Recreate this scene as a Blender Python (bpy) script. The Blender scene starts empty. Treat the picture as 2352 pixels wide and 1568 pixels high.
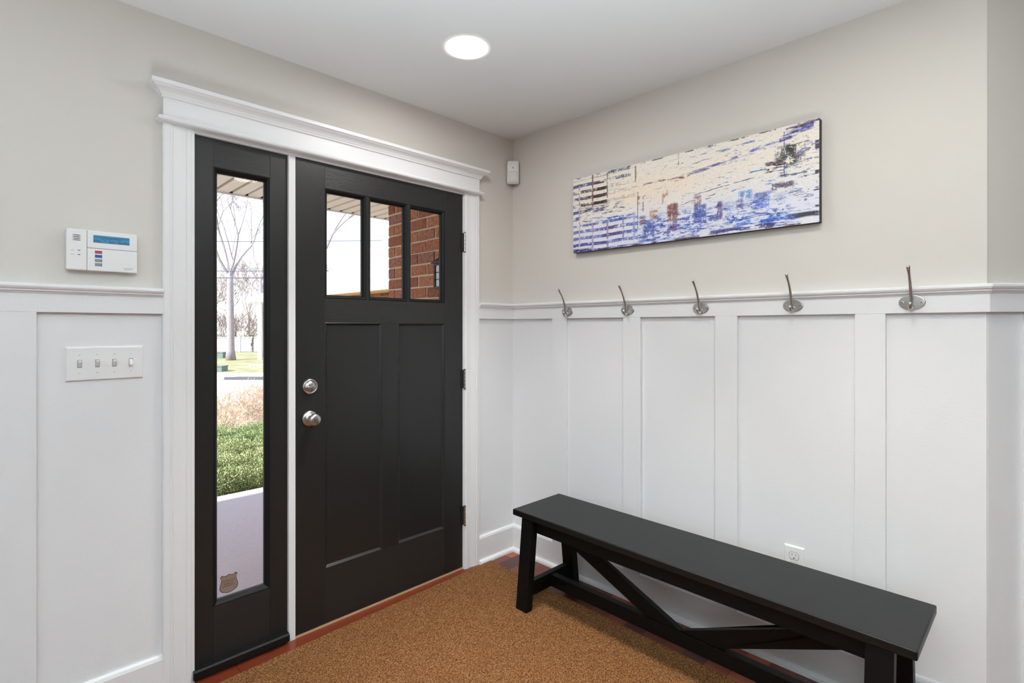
import bpy, math, random
import numpy as np
from mathutils import Vector

# ------------------------------------------------------------------ camera, world, light
SC = bpy.context.scene
COL = SC.collection
random.seed(7)
CAM = Vector((-2.2266, -2.2286, 1.3223))
YAW = math.radians(45.136)
FW = Vector((math.cos(YAW), math.sin(YAW), 0)); RT = Vector((math.sin(YAW), -math.cos(YAW), 0))
cd = bpy.data.cameras.new('camera'); cam = bpy.data.objects.new('camera', cd); COL.objects.link(cam)
cam.location = CAM
cam.rotation_euler = (math.pi/2, 0, YAW - math.pi/2)
cd.sensor_width = 36.0; cd.lens = 1208.4/2352*36.0
cd.shift_y = (751.2-784)/2352*1.0
cd.clip_start = 0.02; cd.clip_end = 400
SC.camera = cam
SC.view_settings.view_transform = 'Standard'; SC.view_settings.look = 'None'
SC.view_settings.gamma = 1.0; SC.view_settings.use_curve_mapping = False
SC.view_settings.exposure = 0.0

wd = bpy.data.worlds.new('sky'); SC.world = wd; wd.use_nodes = True
wn = wd.node_tree.nodes; wl = wd.node_tree.links
bg = wn['Background']; bg.inputs['Strength'].default_value = 1.9
tc = wn.new('ShaderNodeTexCoord'); sx = wn.new('ShaderNodeSeparateXYZ'); rp = wn.new('ShaderNodeValToRGB')
wl.new(tc.outputs['Generated'], sx.inputs[0]); wl.new(sx.outputs['Z'], rp.inputs[0]); wl.new(rp.outputs[0], bg.inputs[0])
rp.color_ramp.elements[0].color = (.95, .97, 1, 1); rp.color_ramp.elements[1].color = (.55, .72, 1, 1)

def lamp(name, kind, loc, energy, rot=(0, 0, 0), size=.1, size_y=None, color=(1, 1, 1), spread=None, shape=None):
    l = bpy.data.lights.new(name, kind); l.energy = energy; l.color = color
    o = bpy.data.objects.new(name, l); COL.objects.link(o); o.location = loc; o.rotation_euler = rot
    if kind == 'AREA':
        l.size = size
        l.shape = shape or ('RECTANGLE' if size_y else 'DISK')
        if size_y: l.size_y = size_y
        if spread: l.spread = spread
    return o
sun = lamp('sun', 'SUN', (-20, 10, 20), 11.0, color=(1, .96, .9)); sun.data.angle = math.radians(.6)
sun.rotation_euler = Vector((1, .02, -.70)).to_track_quat('-Z', 'Y').to_euler()
# added area light at the unseen left window opening, standing in for daylight
lamp('left_fill_light', 'AREA', (-6.5, -3.0, 1.5), 14, (math.radians(98), 0, -math.pi/2), 1.3, 1.2, (.80, .95, 1))
# fill lights added behind and under the camera, no fixtures; they brighten ceiling and walls
lamp('rear_fill_light', 'AREA', (-3.0, -2.95, 1.15), 112, (math.pi, 0, 0), .5, color=(.81, .96, 1), spread=math.radians(125))  # added fill behind the camera, not a real floor lamp
lamp('low_fill_light', 'AREA', (-2.3, -2.3, .05), 55, (math.pi, 0, 0), 1.7, color=(.81, .96, 1), spread=math.radians(105))  # added fill disc just above the floor, lifts the ceiling
LIGHTS = [(-.873, -.613), (-.873, -1.875)]
CEIL = 2.44
for lx, ly in LIGHTS:
    lamp('downlight_lamp', 'AREA', (lx, ly, CEIL-.022), 5.2, (0, 0, 0), .155, color=(1, .985, .965) if ly > -1 else (1, .91, .76))
    lamp('downlight_beam', 'AREA', (lx, ly, CEIL-.024), 6.0, (0, 0, 0), .155, color=(1, .985, .965) if ly > -1 else (1, .91, .76), spread=math.radians(80))

# ------------------------------------------------------------------ materials
def lin(c):
    f = lambda v: (v/255/12.92) if v/255 <= .04045 else ((v/255+.055)/1.055)**2.4
    return (f(c[0]), f(c[1]), f(c[2]), 1)
class NT:
    def __init__(s, name):
        s.m = bpy.data.materials.new(name); s.m.use_nodes = True
        s.n = s.m.node_tree.nodes; s.l = s.m.node_tree.links; s.b = s.n['Principled BSDF']
    def node(s, t, **kw):
        x = s.n.new(t)
        for k, v in kw.items():
            if k in x.inputs.keys(): x.inputs[k].default_value = v
            else: setattr(x, k, v)
        return x
    def link(s, a, b): s.l.new(a, b)
    def math(s, op, a, b=None, c=None):
        x = s.n.new('ShaderNodeMath'); x.operation = op
        for i, v in enumerate((a, b, c)):
            if v is None: continue
            if isinstance(v, (int, float)): x.inputs[i].default_value = v
            else: s.l.new(v, x.inputs[i])
        return x.outputs[0]
    def mix(s, fac, a, b):
        x = s.n.new('ShaderNodeMix'); x.data_type = 'RGBA'
        for i, v in ((0, fac), (6, a), (7, b)):
            if isinstance(v, (int, float, tuple)): x.inputs[i].default_value = v
            else: s.l.new(v, x.inputs[i])
        return x.outputs[2]
    def ramp(s, fac, stops):
        x = s.n.new('ShaderNodeValToRGB'); s.l.new(fac, x.inputs[0])
        e = x.color_ramp.elements
        while len(e) < len(stops): e.new(.5)
        for i, (p, c) in enumerate(stops): e[i].position = p; e[i].color = c
        return x.outputs[0]
    def coord(s, scale=(1, 1, 1), kind='Object', rot=(0, 0, 0)):
        t = s.n.new('ShaderNodeTexCoord'); m = s.n.new('ShaderNodeMapping'); m.inputs['Scale'].default_value = scale
        m.inputs['Rotation'].default_value = rot
        s.l.new(t.outputs[kind], m.inputs[0]); return m.outputs[0]
    def noise(s, vec, scale, detail=3, rough=.55):
        x = s.n.new('ShaderNodeTexNoise'); x.inputs['Scale'].default_value = scale
        x.inputs['Detail'].default_value = detail; x.inputs['Roughness'].default_value = rough
        s.l.new(vec, x.inputs['Vector']); return x.outputs['Fac']
    def bump(s, h, strength, dist=.001):
        x = s.n.new('ShaderNodeBump'); x.inputs['Strength'].default_value = strength; x.inputs['Distance'].default_value = dist
        s.l.new(h, x.inputs['Height']); s.l.new(x.outputs[0], s.b.inputs['Normal'])
    def set(s, **kw):
        for k, v in kw.items():
            k = k.replace('_', ' ')
            if isinstance(v, (int, float, tuple)): s.b.inputs[k].default_value = v
            else: s.l.new(v, s.b.inputs[k])
        return s.m
def plain(name, c, rough=.5, metal=0., bump=0., bscale=200, var=.0):
    t = NT(name); v = t.coord()
    col = lin(c)
    n = t.noise(v, bscale, 3)
    if var:
        n2 = t.noise(v, bscale*.15, 4)
        d = tuple(x*(1-var) for x in col[:3])+(1,); e = tuple(min(1, x*(1+var)) for x in col[:3])+(1,)
        t.set(Base_Color=t.mix(n2, d, e))
    else: t.set(Base_Color=col)
    if bump: t.bump(n, bump)
    return t.set(Roughness=rough, Metallic=metal)

M = {}
M['wall'] = plain('greige_wall_paint', (218, 213, 206), .6, 0, .25, 160)
M['white'] = plain('white_trim_paint', (238, 238, 239), .38, 0, .05, 90)
M['panel'] = plain('white_wainscot_paint', (236, 236, 238), .42, 0, .30, 130)
M['ceil'] = plain('ceiling_paint', (232, 233, 234), .8, 0, .1, 300)
M['plastic'] = plain('white_plastic', (240, 240, 240), .35)
M['nickel'] = plain('brushed_nickel', (196, 194, 190), .28, 1., .08, 500)
M['steel'] = plain('worn_dark_steel', (105, 104, 102), .35, 1., .2, 300, .3)
M['black_slot'] = plain('dark_slot', (22, 22, 22), .6)
M['grey_print'] = plain('dark_print', (50, 50, 52), .6)
M['canvas_edge'] = plain('black_canvas_edge', (24, 25, 24), .6, 0, .3, 500)

def blackwood(name, axis, base=(38, 38, 38), hi=(58, 58, 58), rough=.33, gs=.35, spl=.5):
    t = NT(name)
    sc = {'x': (3, 60, 60), 'y': (60, 3, 60), 'z': (60, 60, 3)}[axis]
    v = t.coord(sc); n = t.noise(v, 6.0, 5, .65); n2 = t.noise(t.coord((1, 1, 1)), 900, 2)
    spec = t.ramp(n2, [(0.0, (0, 0, 0, 1)), (.705, (0, 0, 0, 1)), (.74, (1, 1, 1, 1))])
    c = t.mix(n, lin(base), lin(hi))
    c = t.mix(t.math('MULTIPLY', spec, .35), c, lin((150, 150, 145)))
    t.bump(n, gs, .001)
    return t.set(Base_Color=c, Roughness=rough, Specular_IOR_Level=spl)
M['bk_v'] = blackwood('black_paint_vertical_grain', 'z', (22, 22, 22), (36, 36, 36), .36)
M['bk_h'] = blackwood('black_paint_horizontal_grain', 'x', (22, 22, 22), (44, 44, 44), .36, .9)
M['bk_bead'] = blackwood('black_bead_paint', 'x', (16, 16, 16), (26, 26, 26), .42, .3, .22)
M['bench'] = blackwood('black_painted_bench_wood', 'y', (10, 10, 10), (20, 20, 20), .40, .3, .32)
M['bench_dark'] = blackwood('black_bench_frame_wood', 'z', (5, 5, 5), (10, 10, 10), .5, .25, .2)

def glass_mat(name, tint=(1, 1, 1, 1)):
    t = NT(name)
    t.n.remove(t.b)
    tr = t.n.new('ShaderNodeBsdfTransparent'); tr.inputs[0].default_value = tint
    gl = t.n.new('ShaderNodeBsdfGlossy'); gl.inputs['Roughness'].default_value = .02
    fr = t.n.new('ShaderNodeFresnel'); fr.inputs['IOR'].default_value = 1.13
    mx = t.n.new('ShaderNodeMixShader')
    t.link(fr.outputs[0], mx.inputs[0]); t.link(tr.outputs[0], mx.inputs[1]); t.link(gl.outputs[0], mx.inputs[2])
    t.link(mx.outputs[0], t.n['Material Output'].inputs[0])
    return t.m
M['glass'] = glass_mat('window_glass', (.97, .98, .98, 1))

def emit(name, c, s):
    t = NT(name); t.set(Base_Color=c, Emission_Color=c, Emission_Strength=s); return t.m
M['lens'] = emit('lit_lamp_lens', (1, .93, .82, 1), 9)
M['milk'] = plain('milky_lantern_glass', (225, 222, 240), .5)

def floor_mat():
    t = NT('jatoba_wood_floor')
    tcn = t.n.new('ShaderNodeTexCoord'); s = t.n.new('ShaderNodeSeparateXYZ'); t.link(tcn.outputs['Object'], s.inputs[0])
    x, y = s.outputs['X'], s.outputs['Y']
    yy = t.math('DIVIDE', t.math('ADD', y, .089), .0928)
    row = t.math('FLOOR', yy); fy = t.math('FRACT', yy)
    off = t.math('ADD', .10, t.math('MULTIPLY', .45, t.math('FRACT', t.math('MULTIPLY', row, .618))))
    xx = t.math('DIVIDE', t.math('ADD', x, off), .72)
    colm = t.math('FLOOR', xx); fx = t.math('FRACT', xx)
    hv = t.math('ADD', t.math('MULTIPLY', row, .025), t.math('MULTIPLY', t.math('MULTIPLY', row, row), .175))
    hv = t.math('FRACT', t.math('ADD', t.math('ADD', hv, .95), t.math('MULTIPLY', colm, .13)))
    base = t.ramp(hv, [(0, lin((70, 36, 34))), (.3, lin((98, 46, 36))), (.55, lin((124, 54, 34))), (.85, lin((126, 56, 34))), (.95, lin((172, 88, 52)))])
    g = t.noise(t.coord((4, 90, 90)), 3.0, 5, .65)
    c = t.mix(g, base, t.mix(.35, base, lin((40, 16, 12))))
    edge = t.math('MINIMUM', t.math('MULTIPLY', t.math('MINIMUM', fy, t.math('SUBTRACT', 1.0, fy)), .0928),
                  t.math('MULTIPLY', t.math('MINIMUM', fx, t.math('SUBTRACT', 1.0, fx)), .72))
    ln = t.math('LESS_THAN', edge, .0009)
    c = t.mix(ln, c, lin((22, 9, 7)))
    t.bump(g, .15, .0006)
    return t.set(Base_Color=c, Roughness=.28)
M['floor'] = floor_mat()

def rug_mat(name='woven_coir_rug', dim=1.0):
    t = NT(name); v = t.coord((1, 1, 1))
    n = t.noise(v, 190, 3, .75); n2 = t.noise(v, 9, 3); n3 = t.noise(t.coord((1, 2.2, 1)), 420, 1)
    c = t.ramp(n, [(.36, lin((50, 26, 12))), (.5, lin((140, 94, 56))), (.62, lin((198, 146, 98)))])
    c = t.mix(t.math('MULTIPLY', n2, .3), c, lin((150, 100, 56)))
    s = t.n.new('ShaderNodeSeparateXYZ'); t.link(t.coord(), s.inputs[0])
    wa = t.math('SINE', t.math('MULTIPLY', s.outputs['X'], 6.283/.0075))
    wb = t.math('SINE', t.math('MULTIPLY', s.outputs['Y'], 6.283/.0075))
    w = t.math('MULTIPLY', t.math('MULTIPLY', wa, wb), .5)
    c = t.mix(t.math('MULTIPLY', t.math('ADD', w, .5), .38), c, lin((70, 46, 28)))
    h = t.math('ADD', t.math('ADD', n, n3), w)
    t.bump(h, .8, .003)
    return t.set(Base_Color=c, Roughness=.95, Specular_IOR_Level=.1)
M['rug'] = rug_mat()
M['threshold'] = plain('oak_threshold_strip', (196, 160, 122), .5, 0, .2, 120)

# ------------------------------------------------------------------ mesh builder
class Fr:       # a wall frame: s along the wall, d out into the room, z up
    def __init__(s, o, t, n): s.o = Vector(o); s.t = Vector(t).normalized(); s.n = Vector(n).normalized()
    def p(s, a, d, z): return s.o + s.t*a + s.n*d + Vector((0, 0, z))
WORLD = Fr((0, 0, 0), (1, 0, 0), (0, 1, 0))
FRONT = Fr((0, 0, 0), (1, 0, 0), (0, -1, 0))
RIGHT = Fr((0, 0, 0), (0, -1, 0), (-1, 0, 0))     # s = -y
ANG = Fr((0, -2.11, 0), tuple(RT), tuple(-FW))
class MB:
    def __init__(s, fr=WORLD): s.v = []; s.f = []; s.mi = []; s.fr = fr
    def add(s, vs, fs, m=0):
        b = len(s.v); s.v += [tuple(x) for x in vs]; s.f += [tuple(b+i for i in f) for f in fs]; s.mi += [m]*len(fs); return s
    def box(s, a0, a1, d0, d1, z0, z1, m=0):
        P = [s.fr.p(a, d, z) for z in (z0, z1) for d in (d0, d1) for a in (a0, a1)]
        return s.add(P, [(0, 1, 3, 2), (4, 6, 7, 5), (0, 4, 5, 1), (2, 3, 7, 6), (0, 2, 6, 4), (1, 5, 7, 3)], m)
    def hexa(s, P, m=0):   # 8 points, bottom 4 loop, top 4 loop
        return s.add(P, [(3, 2, 1, 0), (4, 5, 6, 7), (0, 1, 5, 4), (1, 2, 6, 5), (2, 3, 7, 6), (3, 0, 4, 7)], m)
    def rings(s, rings, cap=True, m=0, close=False):
        n = len(rings[0]); vs = [p for r in rings for p in r]; fs = []
        R = len(rings)
        for i in range(R-1 if not close else R):
            for j in range(n):
                a = i*n+j; b = i*n+(j+1) % n; c = ((i+1) % R)*n+(j+1) % n; d = ((i+1) % R)*n+j
                fs.append((a, b, c, d))
        if cap and not close: fs += [tuple(range(n))[::-1], tuple((R-1)*n+j for j in range(n))]
        return s.add(vs, fs, m)
    def prism_s(s, a0, a1, prof, m0=0, m1=0, m=0):  # profile (d,z) run along s; m0/m1 = mitre slope of the ends with d
        return s.rings([[s.fr.p(a0+m0*d, d, z) for d, z in prof], [s.fr.p(a1+m1*d, d, z) for d, z in prof]], True, m)
    def prism_z(s, z0, z1, prof, m=0):              # profile (s,d) run up
        return s.rings([[s.fr.p(a, d, z0) for a, d in prof], [s.fr.p(a, d, z1) for a, d in prof]], True, m)
    def prism_d(s, d0, d1, prof, m=0):              # profile (s,z) run out of the wall
        return s.rings([[s.fr.p(a, d0, z) for a, z in prof], [s.fr.p(a, d1, z) for a, z in prof]], True, m)
    def wrap(s, a0, a1, d0, prof, m=0):             # moulding returned on itself at both ends
        R = []
        for k in range(4):
            ring = []
            for d, z in prof:
                o = max(0., d-d0)
                a = (a0-o) if k < 2 else (a1+o)
                ring.append(s.fr.p(a, 0 if k in (0, 3) else d, z))
            R.append(ring)
        return s.rings(R, True, m)
    def lathe(s, o, axis, prof, n=24, m=0, sy=1.0, cap=True):    # prof (r, h) along axis
        ax = Vector(axis).normalized(); u = Vector((0, 0, 1)) if abs(ax.z) < .9 else Vector((1, 0, 0))
        e1 = ax.cross(u).normalized(); e2 = e1.cross(ax).normalized(); o = Vector(o)
        return s.rings([[o+ax*h+e1*(r*math.cos(2*math.pi*j/n))+e2*(r*sy*math.sin(2*math.pi*j/n)) for j in range(n)] for r, h in prof], cap, m)
    def tube(s, pts, rad, n=8, m=0, cap=True):
        pts = [Vector(p) for p in pts]; R = []; up = None
        for i, p in enumerate(pts):
            t = (pts[min(i+1, len(pts)-1)]-pts[max(i-1, 0)])
            t = t.normalized() if t.length > 1e-9 else Vector((0, 0, 1))
            if up is None: up = Vector((0, 0, 1)) if abs(t.z) < .95 else Vector((1, 0, 0))
            e1 = t.cross(up)
            if e1.length < 1e-6: e1 = t.cross(Vector((1, 0, 0)))
            e1.normalize(); e2 = e1.cross(t).normalized(); up = -e2 if False else up
            r = rad[i] if hasattr(rad, '__len__') else rad
            R.append([p+e1*(r*math.cos(2*math.pi*j/n))+e2*(r*math.sin(2*math.pi*j/n)) for j in range(n)])
        return s.rings(R, cap, m)
    def build(s, name, mats, parent=None, bevel=0, seg=2, smooth=False, origin=None, angle=35):
        mats = mats if isinstance(mats, (list, tuple)) else [mats]
        if origin is None:
            a = np.array(s.v); origin = Vector(((a[:, 0].min()+a[:, 0].max())/2, (a[:, 1].min()+a[:, 1].max())/2, a[:, 2].min()))
        origin = Vector(origin)
        me = bpy.data.meshes.new(name); me.from_pydata([tuple(Vector(v)-origin) for v in s.v], [], s.f)
        for mm in mats: me.materials.append(mm)
        me.polygons.foreach_set('material_index', s.mi)
        if smooth: me.polygons.foreach_set('use_smooth', [True]*len(me.polygons))
        o = bpy.data.objects.new(name, me); COL.objects.link(o)
        if parent is not None:
            o.parent = parent; o.location = origin-Vector(parent['_w']) if '_w' in parent.keys() else origin
        else: o.location = origin
        WPOS[o.name] = origin.copy()
        if parent is not None: o.location = origin-WPOS[parent.name]
        import bmesh
        b = bmesh.new(); b.from_mesh(me); bmesh.ops.recalc_face_normals(b, faces=b.faces[:]); b.to_mesh(me); b.free()
        if bevel:
            md = o.modifiers.new('bevel', 'BEVEL'); md.width = bevel; md.segments = seg; md.limit_method = 'ANGLE'; md.angle_limit = math.radians(angle)
            md.harden_normals = False
        return o
WPOS = {}
def empty(name, loc):
    o = bpy.data.objects.new(name, None); COL.objects.link(o); o.location = loc; o.empty_display_size = .05
    WPOS[o.name] = Vector(loc); return o
def tag(o, label=None, cat=None, group=None, kind=None):
    if label: o['label'] = label
    if cat: o['category'] = cat
    if group: o['group'] = group
    if kind: o['kind'] = kind
    return o
def st(o, label=None, cat=None): return tag(o, label, cat, kind='structure')
def text_mesh(name, txt, fr, s_c, d, z_c, width, mat, parent, height=None, mirror=False, depth=.0004):
    cu = bpy.data.curves.new(name, 'FONT'); cu.body = txt; cu.align_x = 'CENTER'; cu.align_y = 'CENTER'; cu.size = 1; cu.resolution_u = 3
    tmp = bpy.data.objects.new(name+'_t', cu); COL.objects.link(tmp)
    dg = bpy.context.evaluated_depsgraph_get(); dg.update()
    me = bpy.data.meshes.new_from_object(tmp.evaluated_get(dg))
    P = np.array([v.co[:] for v in me.vertices]); fs = [tuple(p.vertices) for p in me.polygons]
    bpy.data.objects.remove(tmp); bpy.data.curves.remove(cu); bpy.data.meshes.remove(me)
    w = P[:, 0].max()-P[:, 0].min(); h = P[:, 1].max()-P[:, 1].min(); k = width/w; ky = (height/h) if height else k
    cx = (P[:, 0].max()+P[:, 0].min())/2; cy = (P[:, 1].max()+P[:, 1].min())/2
    sg = -1 if mirror else 1
    mb = MB(fr)
    mb.add([fr.p(s_c+sg*(x-cx)*k, d, z_c+(y-cy)*ky) for x, y, _ in P], fs)
    return mb.build(name, mat, parent)

# ------------------------------------------------------------------ room shell
DW0, DW1, DTOP = -1.683, -.3835, 2.047      # rough opening of door and sidelight
RX0, RY0 = -6.6, -7.1
b = MB()
b.box(RX0-.15, DW0-.004, 0, .15, 0, CEIL); b.box(DW1+.004, .15, 0, .15, 0, CEIL); b.box(DW0-.004, DW1+.004, 0, .15, DTOP+.004, CEIL)
st(b.build('wall_front', M['wall']), 'greige front wall around the black entrance door', 'wall')
b = MB(); b.prism_z(0, CEIL, [(0, .0), (0, -2.11), (.12, -2.2294), (.15, 0)])
st(b.build('wall_right', M['wall']), 'greige wall on the right behind the bench', 'wall')
e = ANG.p(1.1, 0, 0)
b = MB(); b.prism_z(0, CEIL, [(0, -2.11), (e.x, e.y), (e.x+.12, e.y+.1), (.12, -2.2294+.12)])
st(b.build('wall_angled', M['wall']), 'angled wall face at the right edge past the outside corner', 'wall')
b = MB(); b.box(e.x, e.x+.15, RY0, e.y, 0, CEIL)
st(b.build('wall_side', M['wall']), 'side wall further back in the room', 'wall')
def wall_with_window(name, lab, alongx, c, lo, hi, w0, w1, z0=.65, z1=2.35):
    b = MB()
    def bx(a0, a1, zz0, zz1):
        if alongx: b.box(a0, a1, c-.15, c, zz0, zz1)
        else: b.box(c-.15, c, a0, a1, zz0, zz1)
    bx(lo, w0, 0, CEIL); bx(w1, hi, 0, CEIL); bx(w0, w1, 0, z0); bx(w0, w1, z1, CEIL)
    st(b.build(name, M['wall']), lab, 'wall')
b = MB(); b.box(RX0-.15, e.x+.15, RY0-.15, RY0, 0, CEIL); st(b.build('wall_back', M['wall']), 'rear wall', 'wall')
wall_with_window('wall_left', 'left wall with a wide window opening', False, RX0, RY0, 0, -3.65, -2.35, .9, 2.1)
b = MB(); b.box(RX0-.15, e.x+.15, RY0-.15, .15, CEIL, CEIL+.12)
st(b.build('ceiling', M['ceil']), 'flat grey-white ceiling', 'ceiling')
b = MB(); b.box(RX0-.15, e.x+.15, RY0-.15, .15, -.06, 0)
st(b.build('floor', M['floor'], origin=(0, 0, 0)), 'reddish brown plank wood floor', 'floor')

# wainscot: panels (a thin skin), rails, stiles, cap
CAPZ = 1.459
cap = [(0, CAPZ-.030), (.021, CAPZ-.030), (.023, CAPZ-.024), (.028, CAPZ-.024), (.028, CAPZ-.018), (.032, CAPZ-.017), (.036, CAPZ-.010), (.035, CAPZ-.003), (.030, CAPZ), (0, CAPZ)]
def wains(name, fr, lab, s0, s1, stiles, m0=0, m1=0, cap0=0, cap1=0):
    b = MB(fr)
    b.box(s0, s1, 0, .002, 0, CAPZ-.02)                                  # panel skin
    b.prism_s(s0, s1, [(.002, 1.3695), (.018, 1.3695), (.018, CAPZ-.028), (.002, CAPZ-.028)], m0, m1)
    for a, c in stiles: b.box(a, c, .002, .0178, .10, 1.3695)
    b.prism_s(s0+cap0, s1+cap1, cap, m0, m1)
    return st(b.build(name, M['panel'], bevel=.0012, seg=1), lab, 'wainscot trim')
wains('trim_1', FRONT, 'white board and batten wainscot left of the door', RX0, -1.785, [(-3.5, -3.4), (-2.62, -2.5), (-2.225, -2.12), (-1.7825-.0, -1.785)])
wains('trim_2', FRONT, 'narrow white wainscot strip between door casing and corner', -.286, 0, [], 0, -1)
wains('trim_3', RIGHT, 'white board and batten wainscot behind the bench', 0, 2.11,
      [(.3234, .4224), (.7822, .8772), (1.2431, 1.3375), (1.7567, 1.8487)], 1, .414)
wains('trim_4', ANG, 'white wainscot on the angled wall at the right edge', 0, 1.1, [(.0985+.012, .22), (.7, .8)], -.414, 0)
bprof = [(0, 0), (.036, 0), (.0345, .011), (.029, .018), (.018, .021), (.018, .136), (.014, .146), (.008, .150), (0, .150)]
def base(name, fr, lab, s0, s1, m0=0, m1=0):
    b = MB(fr); b.prism_s(s0, s1, bprof, m0, m1); return st(b.build(name, M['white']), lab, 'baseboard')
base('baseboard_front', FRONT, 'white baseboard left of the door', RX0, -1.785)
base('baseboard_corner', FRONT, 'short white baseboard between door casing and corner', -.286, 0, 0, -1)
base('baseboard_right', RIGHT, 'white baseboard behind the bench', 0, 2.11, 1, .414)
base('baseboard_angled', ANG, 'white baseboard of the angled wall', 0, 1.1, -.414, 0)

# door casing
def casing(sa, sb):      # sa = inner edge, sb = outer edge
    sg = 1 if sb > sa else -1; w = abs(sb-sa)
    pr = [(0, 0), (0, .009), (.010, .011), (.012, .014), (.026, .014), (.029, .011), (.045, .0125), (.062, .017), (.070, .019), (.072, .016), (.078, .016), (.080, .021), (.098, .021), (w, .018), (w, 0)]
    return [(sa+sg*a, d) for a, d in pr]
b = MB(FRONT); b.prism_z(0, 2.057, casing(-1.683, -1.7855)); st(b.build('trim_5', M['white']), 'fluted white door casing on the left of the sidelight', 'door casing')
b = MB(FRONT); b.prism_z(0, 2.057, casing(-.384, -.286)); st(b.build('trim_6', M['white']), 'fluted white door casing on the hinge side of the door', 'door casing')
b = MB(FRONT)
b.box(-1.785, -.286, 0, .024, 2.074, 2.152)
b.wrap(-1.785, -.286, .024, [(0, 2.055), (.034, 2.056), (.041, 2.060), (.044, 2.066), (.041, 2.072), (.034, 2.076), (0, 2.076)])
b.wrap(-1.785, -.286, .024, [(0, 2.143), (.028, 2.143), (.032, 2.146), (.030, 2.150), (.033, 2.153), (.037, 2.160), (.045, 2.167), (.055, 2.171), (.060, 2.175), (.062, 2.178), (.066, 2.178), (.066, 2.193), (0, 2.193)])
st(b.build('trim_7', M['white'], bevel=.0008, seg=1), 'white header with crown moulding above the door', 'door header')
# jambs, post and head
b = MB(FRONT)
b.box(-1.3325, -1.3035, -.11, 0, 0, 2.0455); b.box(-1.3325, -1.3292, 0, .0015, 0.05, 2.0455)
b.box(-1.6838, -.383, -.11, .002, 2.0462, 2.057)
b.box(-1.6868, -1.6832, -.11, 0, 0, 2.045); b.box(-.3862, -.3832, -.11, .0, 0, 2.045)
b.box(-1.303, -.3865, -.075, -.05, 2.03, 2.0455)
st(b.build('trim_8', M['white'], bevel=.001, seg=1), 'white post and jamb between sidelight and door', 'door jamb')
b = MB(FRONT)
b.box(-1.683, -.384, -.14, -.002, 0.0005, .009)
st(b.build('trim_9', M['threshold']), 'pale oak threshold strip under the door', 'threshold')

# ------------------------------------------------------------------ sidelight window_1
SF = -.012   # face depth (recessed)
root = empty('window_1', (-1.508, .03, .012)); st(root, 'black framed narrow sidelight beside the door', 'sidelight window')
b = MB(FRONT); b.box(-1.683, -1.615, -.055, SF, .012, 2.046); b.build('stile', M['bk_v'], root, .0015)
b = MB(FRONT); b.box(-1.4035, -1.3335, -.055, SF, .012, 2.046); b.build('stile', M['bk_v'], root, .0015)
b = MB(FRONT); b.box(-1.615, -1.4035, -.055, SF-.0005, 1.938, 2.046); b.build('top_rail', M['bk_h'], root, .001)
b = MB(FRONT); b.box(-1.615, -1.4035, -.055, SF-.0005, .012, .247); b.build('bottom_rail', M['bk_h'], root, .001)
def bead(fr, s0, s1, z0, z1, d, w, drop):     # picture-frame bead sloping in to the glass
    b = MB(fr)
    o = [(s0, z0), (s1, z0), (s1, z1), (s0, z1)]
    def ring(k, dd): return [fr.p(a+(k if i in (0, 3) else -k), dd, z+(k if i < 2 else -k)) for i, (a, z) in enumerate(o)]
    R = [ring(0, d-drop-.012), ring(0, d), ring(w*.25, d+.002), ring(w*.6, d-.003), ring(w, d-drop), ring(w, d-drop-.012)]
    vs = [p for r in R for p in r]; fs = []
    for i in range(6):
        for j in range(4):
            k = (i+1) % 6; fs.append((i*4+j, i*4+(j+1) % 4, k*4+(j+1) % 4, k*4+j))
    b.add(vs, fs); return b
bead(FRONT, -1.615, -1.4035, .247, 1.938, SF-.001, .018, .015).build('glazing_bead', M['bk_bead'], root)
b = MB(FRONT); b.box(-1.600, -1.417, -.034, -.030, .262, 1.923); b.build('glass_pane', M['glass'], root)
b = MB(FRONT); b.prism_s(-1.689, -1.3360, [(-.05, .012), (.018, .012), (.022, .016), (.022, .040), (.016, .046), (-.012, .046), (-.05, .046)])
b.build('sill', M['bk_bead'], root, .001)

# sticker
sk = plain('brown_sticker_film', (140, 118, 104), .6); skd = plain('dark_maroon_print', (74, 40, 46), .6)
root = empty('window_sticker', (-1.555, .0295, .295))
tag(root, 'brown shield-shaped alarm sticker low on the inside of the sidelight glass', 'sticker')
half = [(0, -.5), (.12, -.48), (.30, -.42), (.42, -.33), (.47, -.2), (.45, -.03), (.40, .12), (.38, .26), (.44, .42), (.34, .50), (.22, .44), (.12, .44), (0, .49)]
shp = half+[(-a, z) for a, z in half[-2:0:-1]]
def shield(k, d0, d1, name, mat):
    b = MB(FRONT); b.prism_d(d0, d1, [(-1.5545+a*.072*k, .3135+z*.074*k) for a, z in shp]); b.build(name, mat, root)
shield(1.0, -.0298, -.0292, 'border', skd); shield(.93, -.0295, -.0289, 'shield', sk)
text_mesh('lettering', 'COUNTY', FRONT, -1.5545, -.0286, .3245, .043, skd, root, .0085, True)
text_mesh('lettering', 'ALARM', FRONT, -1.5545, -.0286, .3135, .034, skd, root, .0065, True)
text_mesh('lettering', 'SYSTEMS', FRONT, -1.5545, -.0286, .3045, .044, skd, root, .0055, True)

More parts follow.
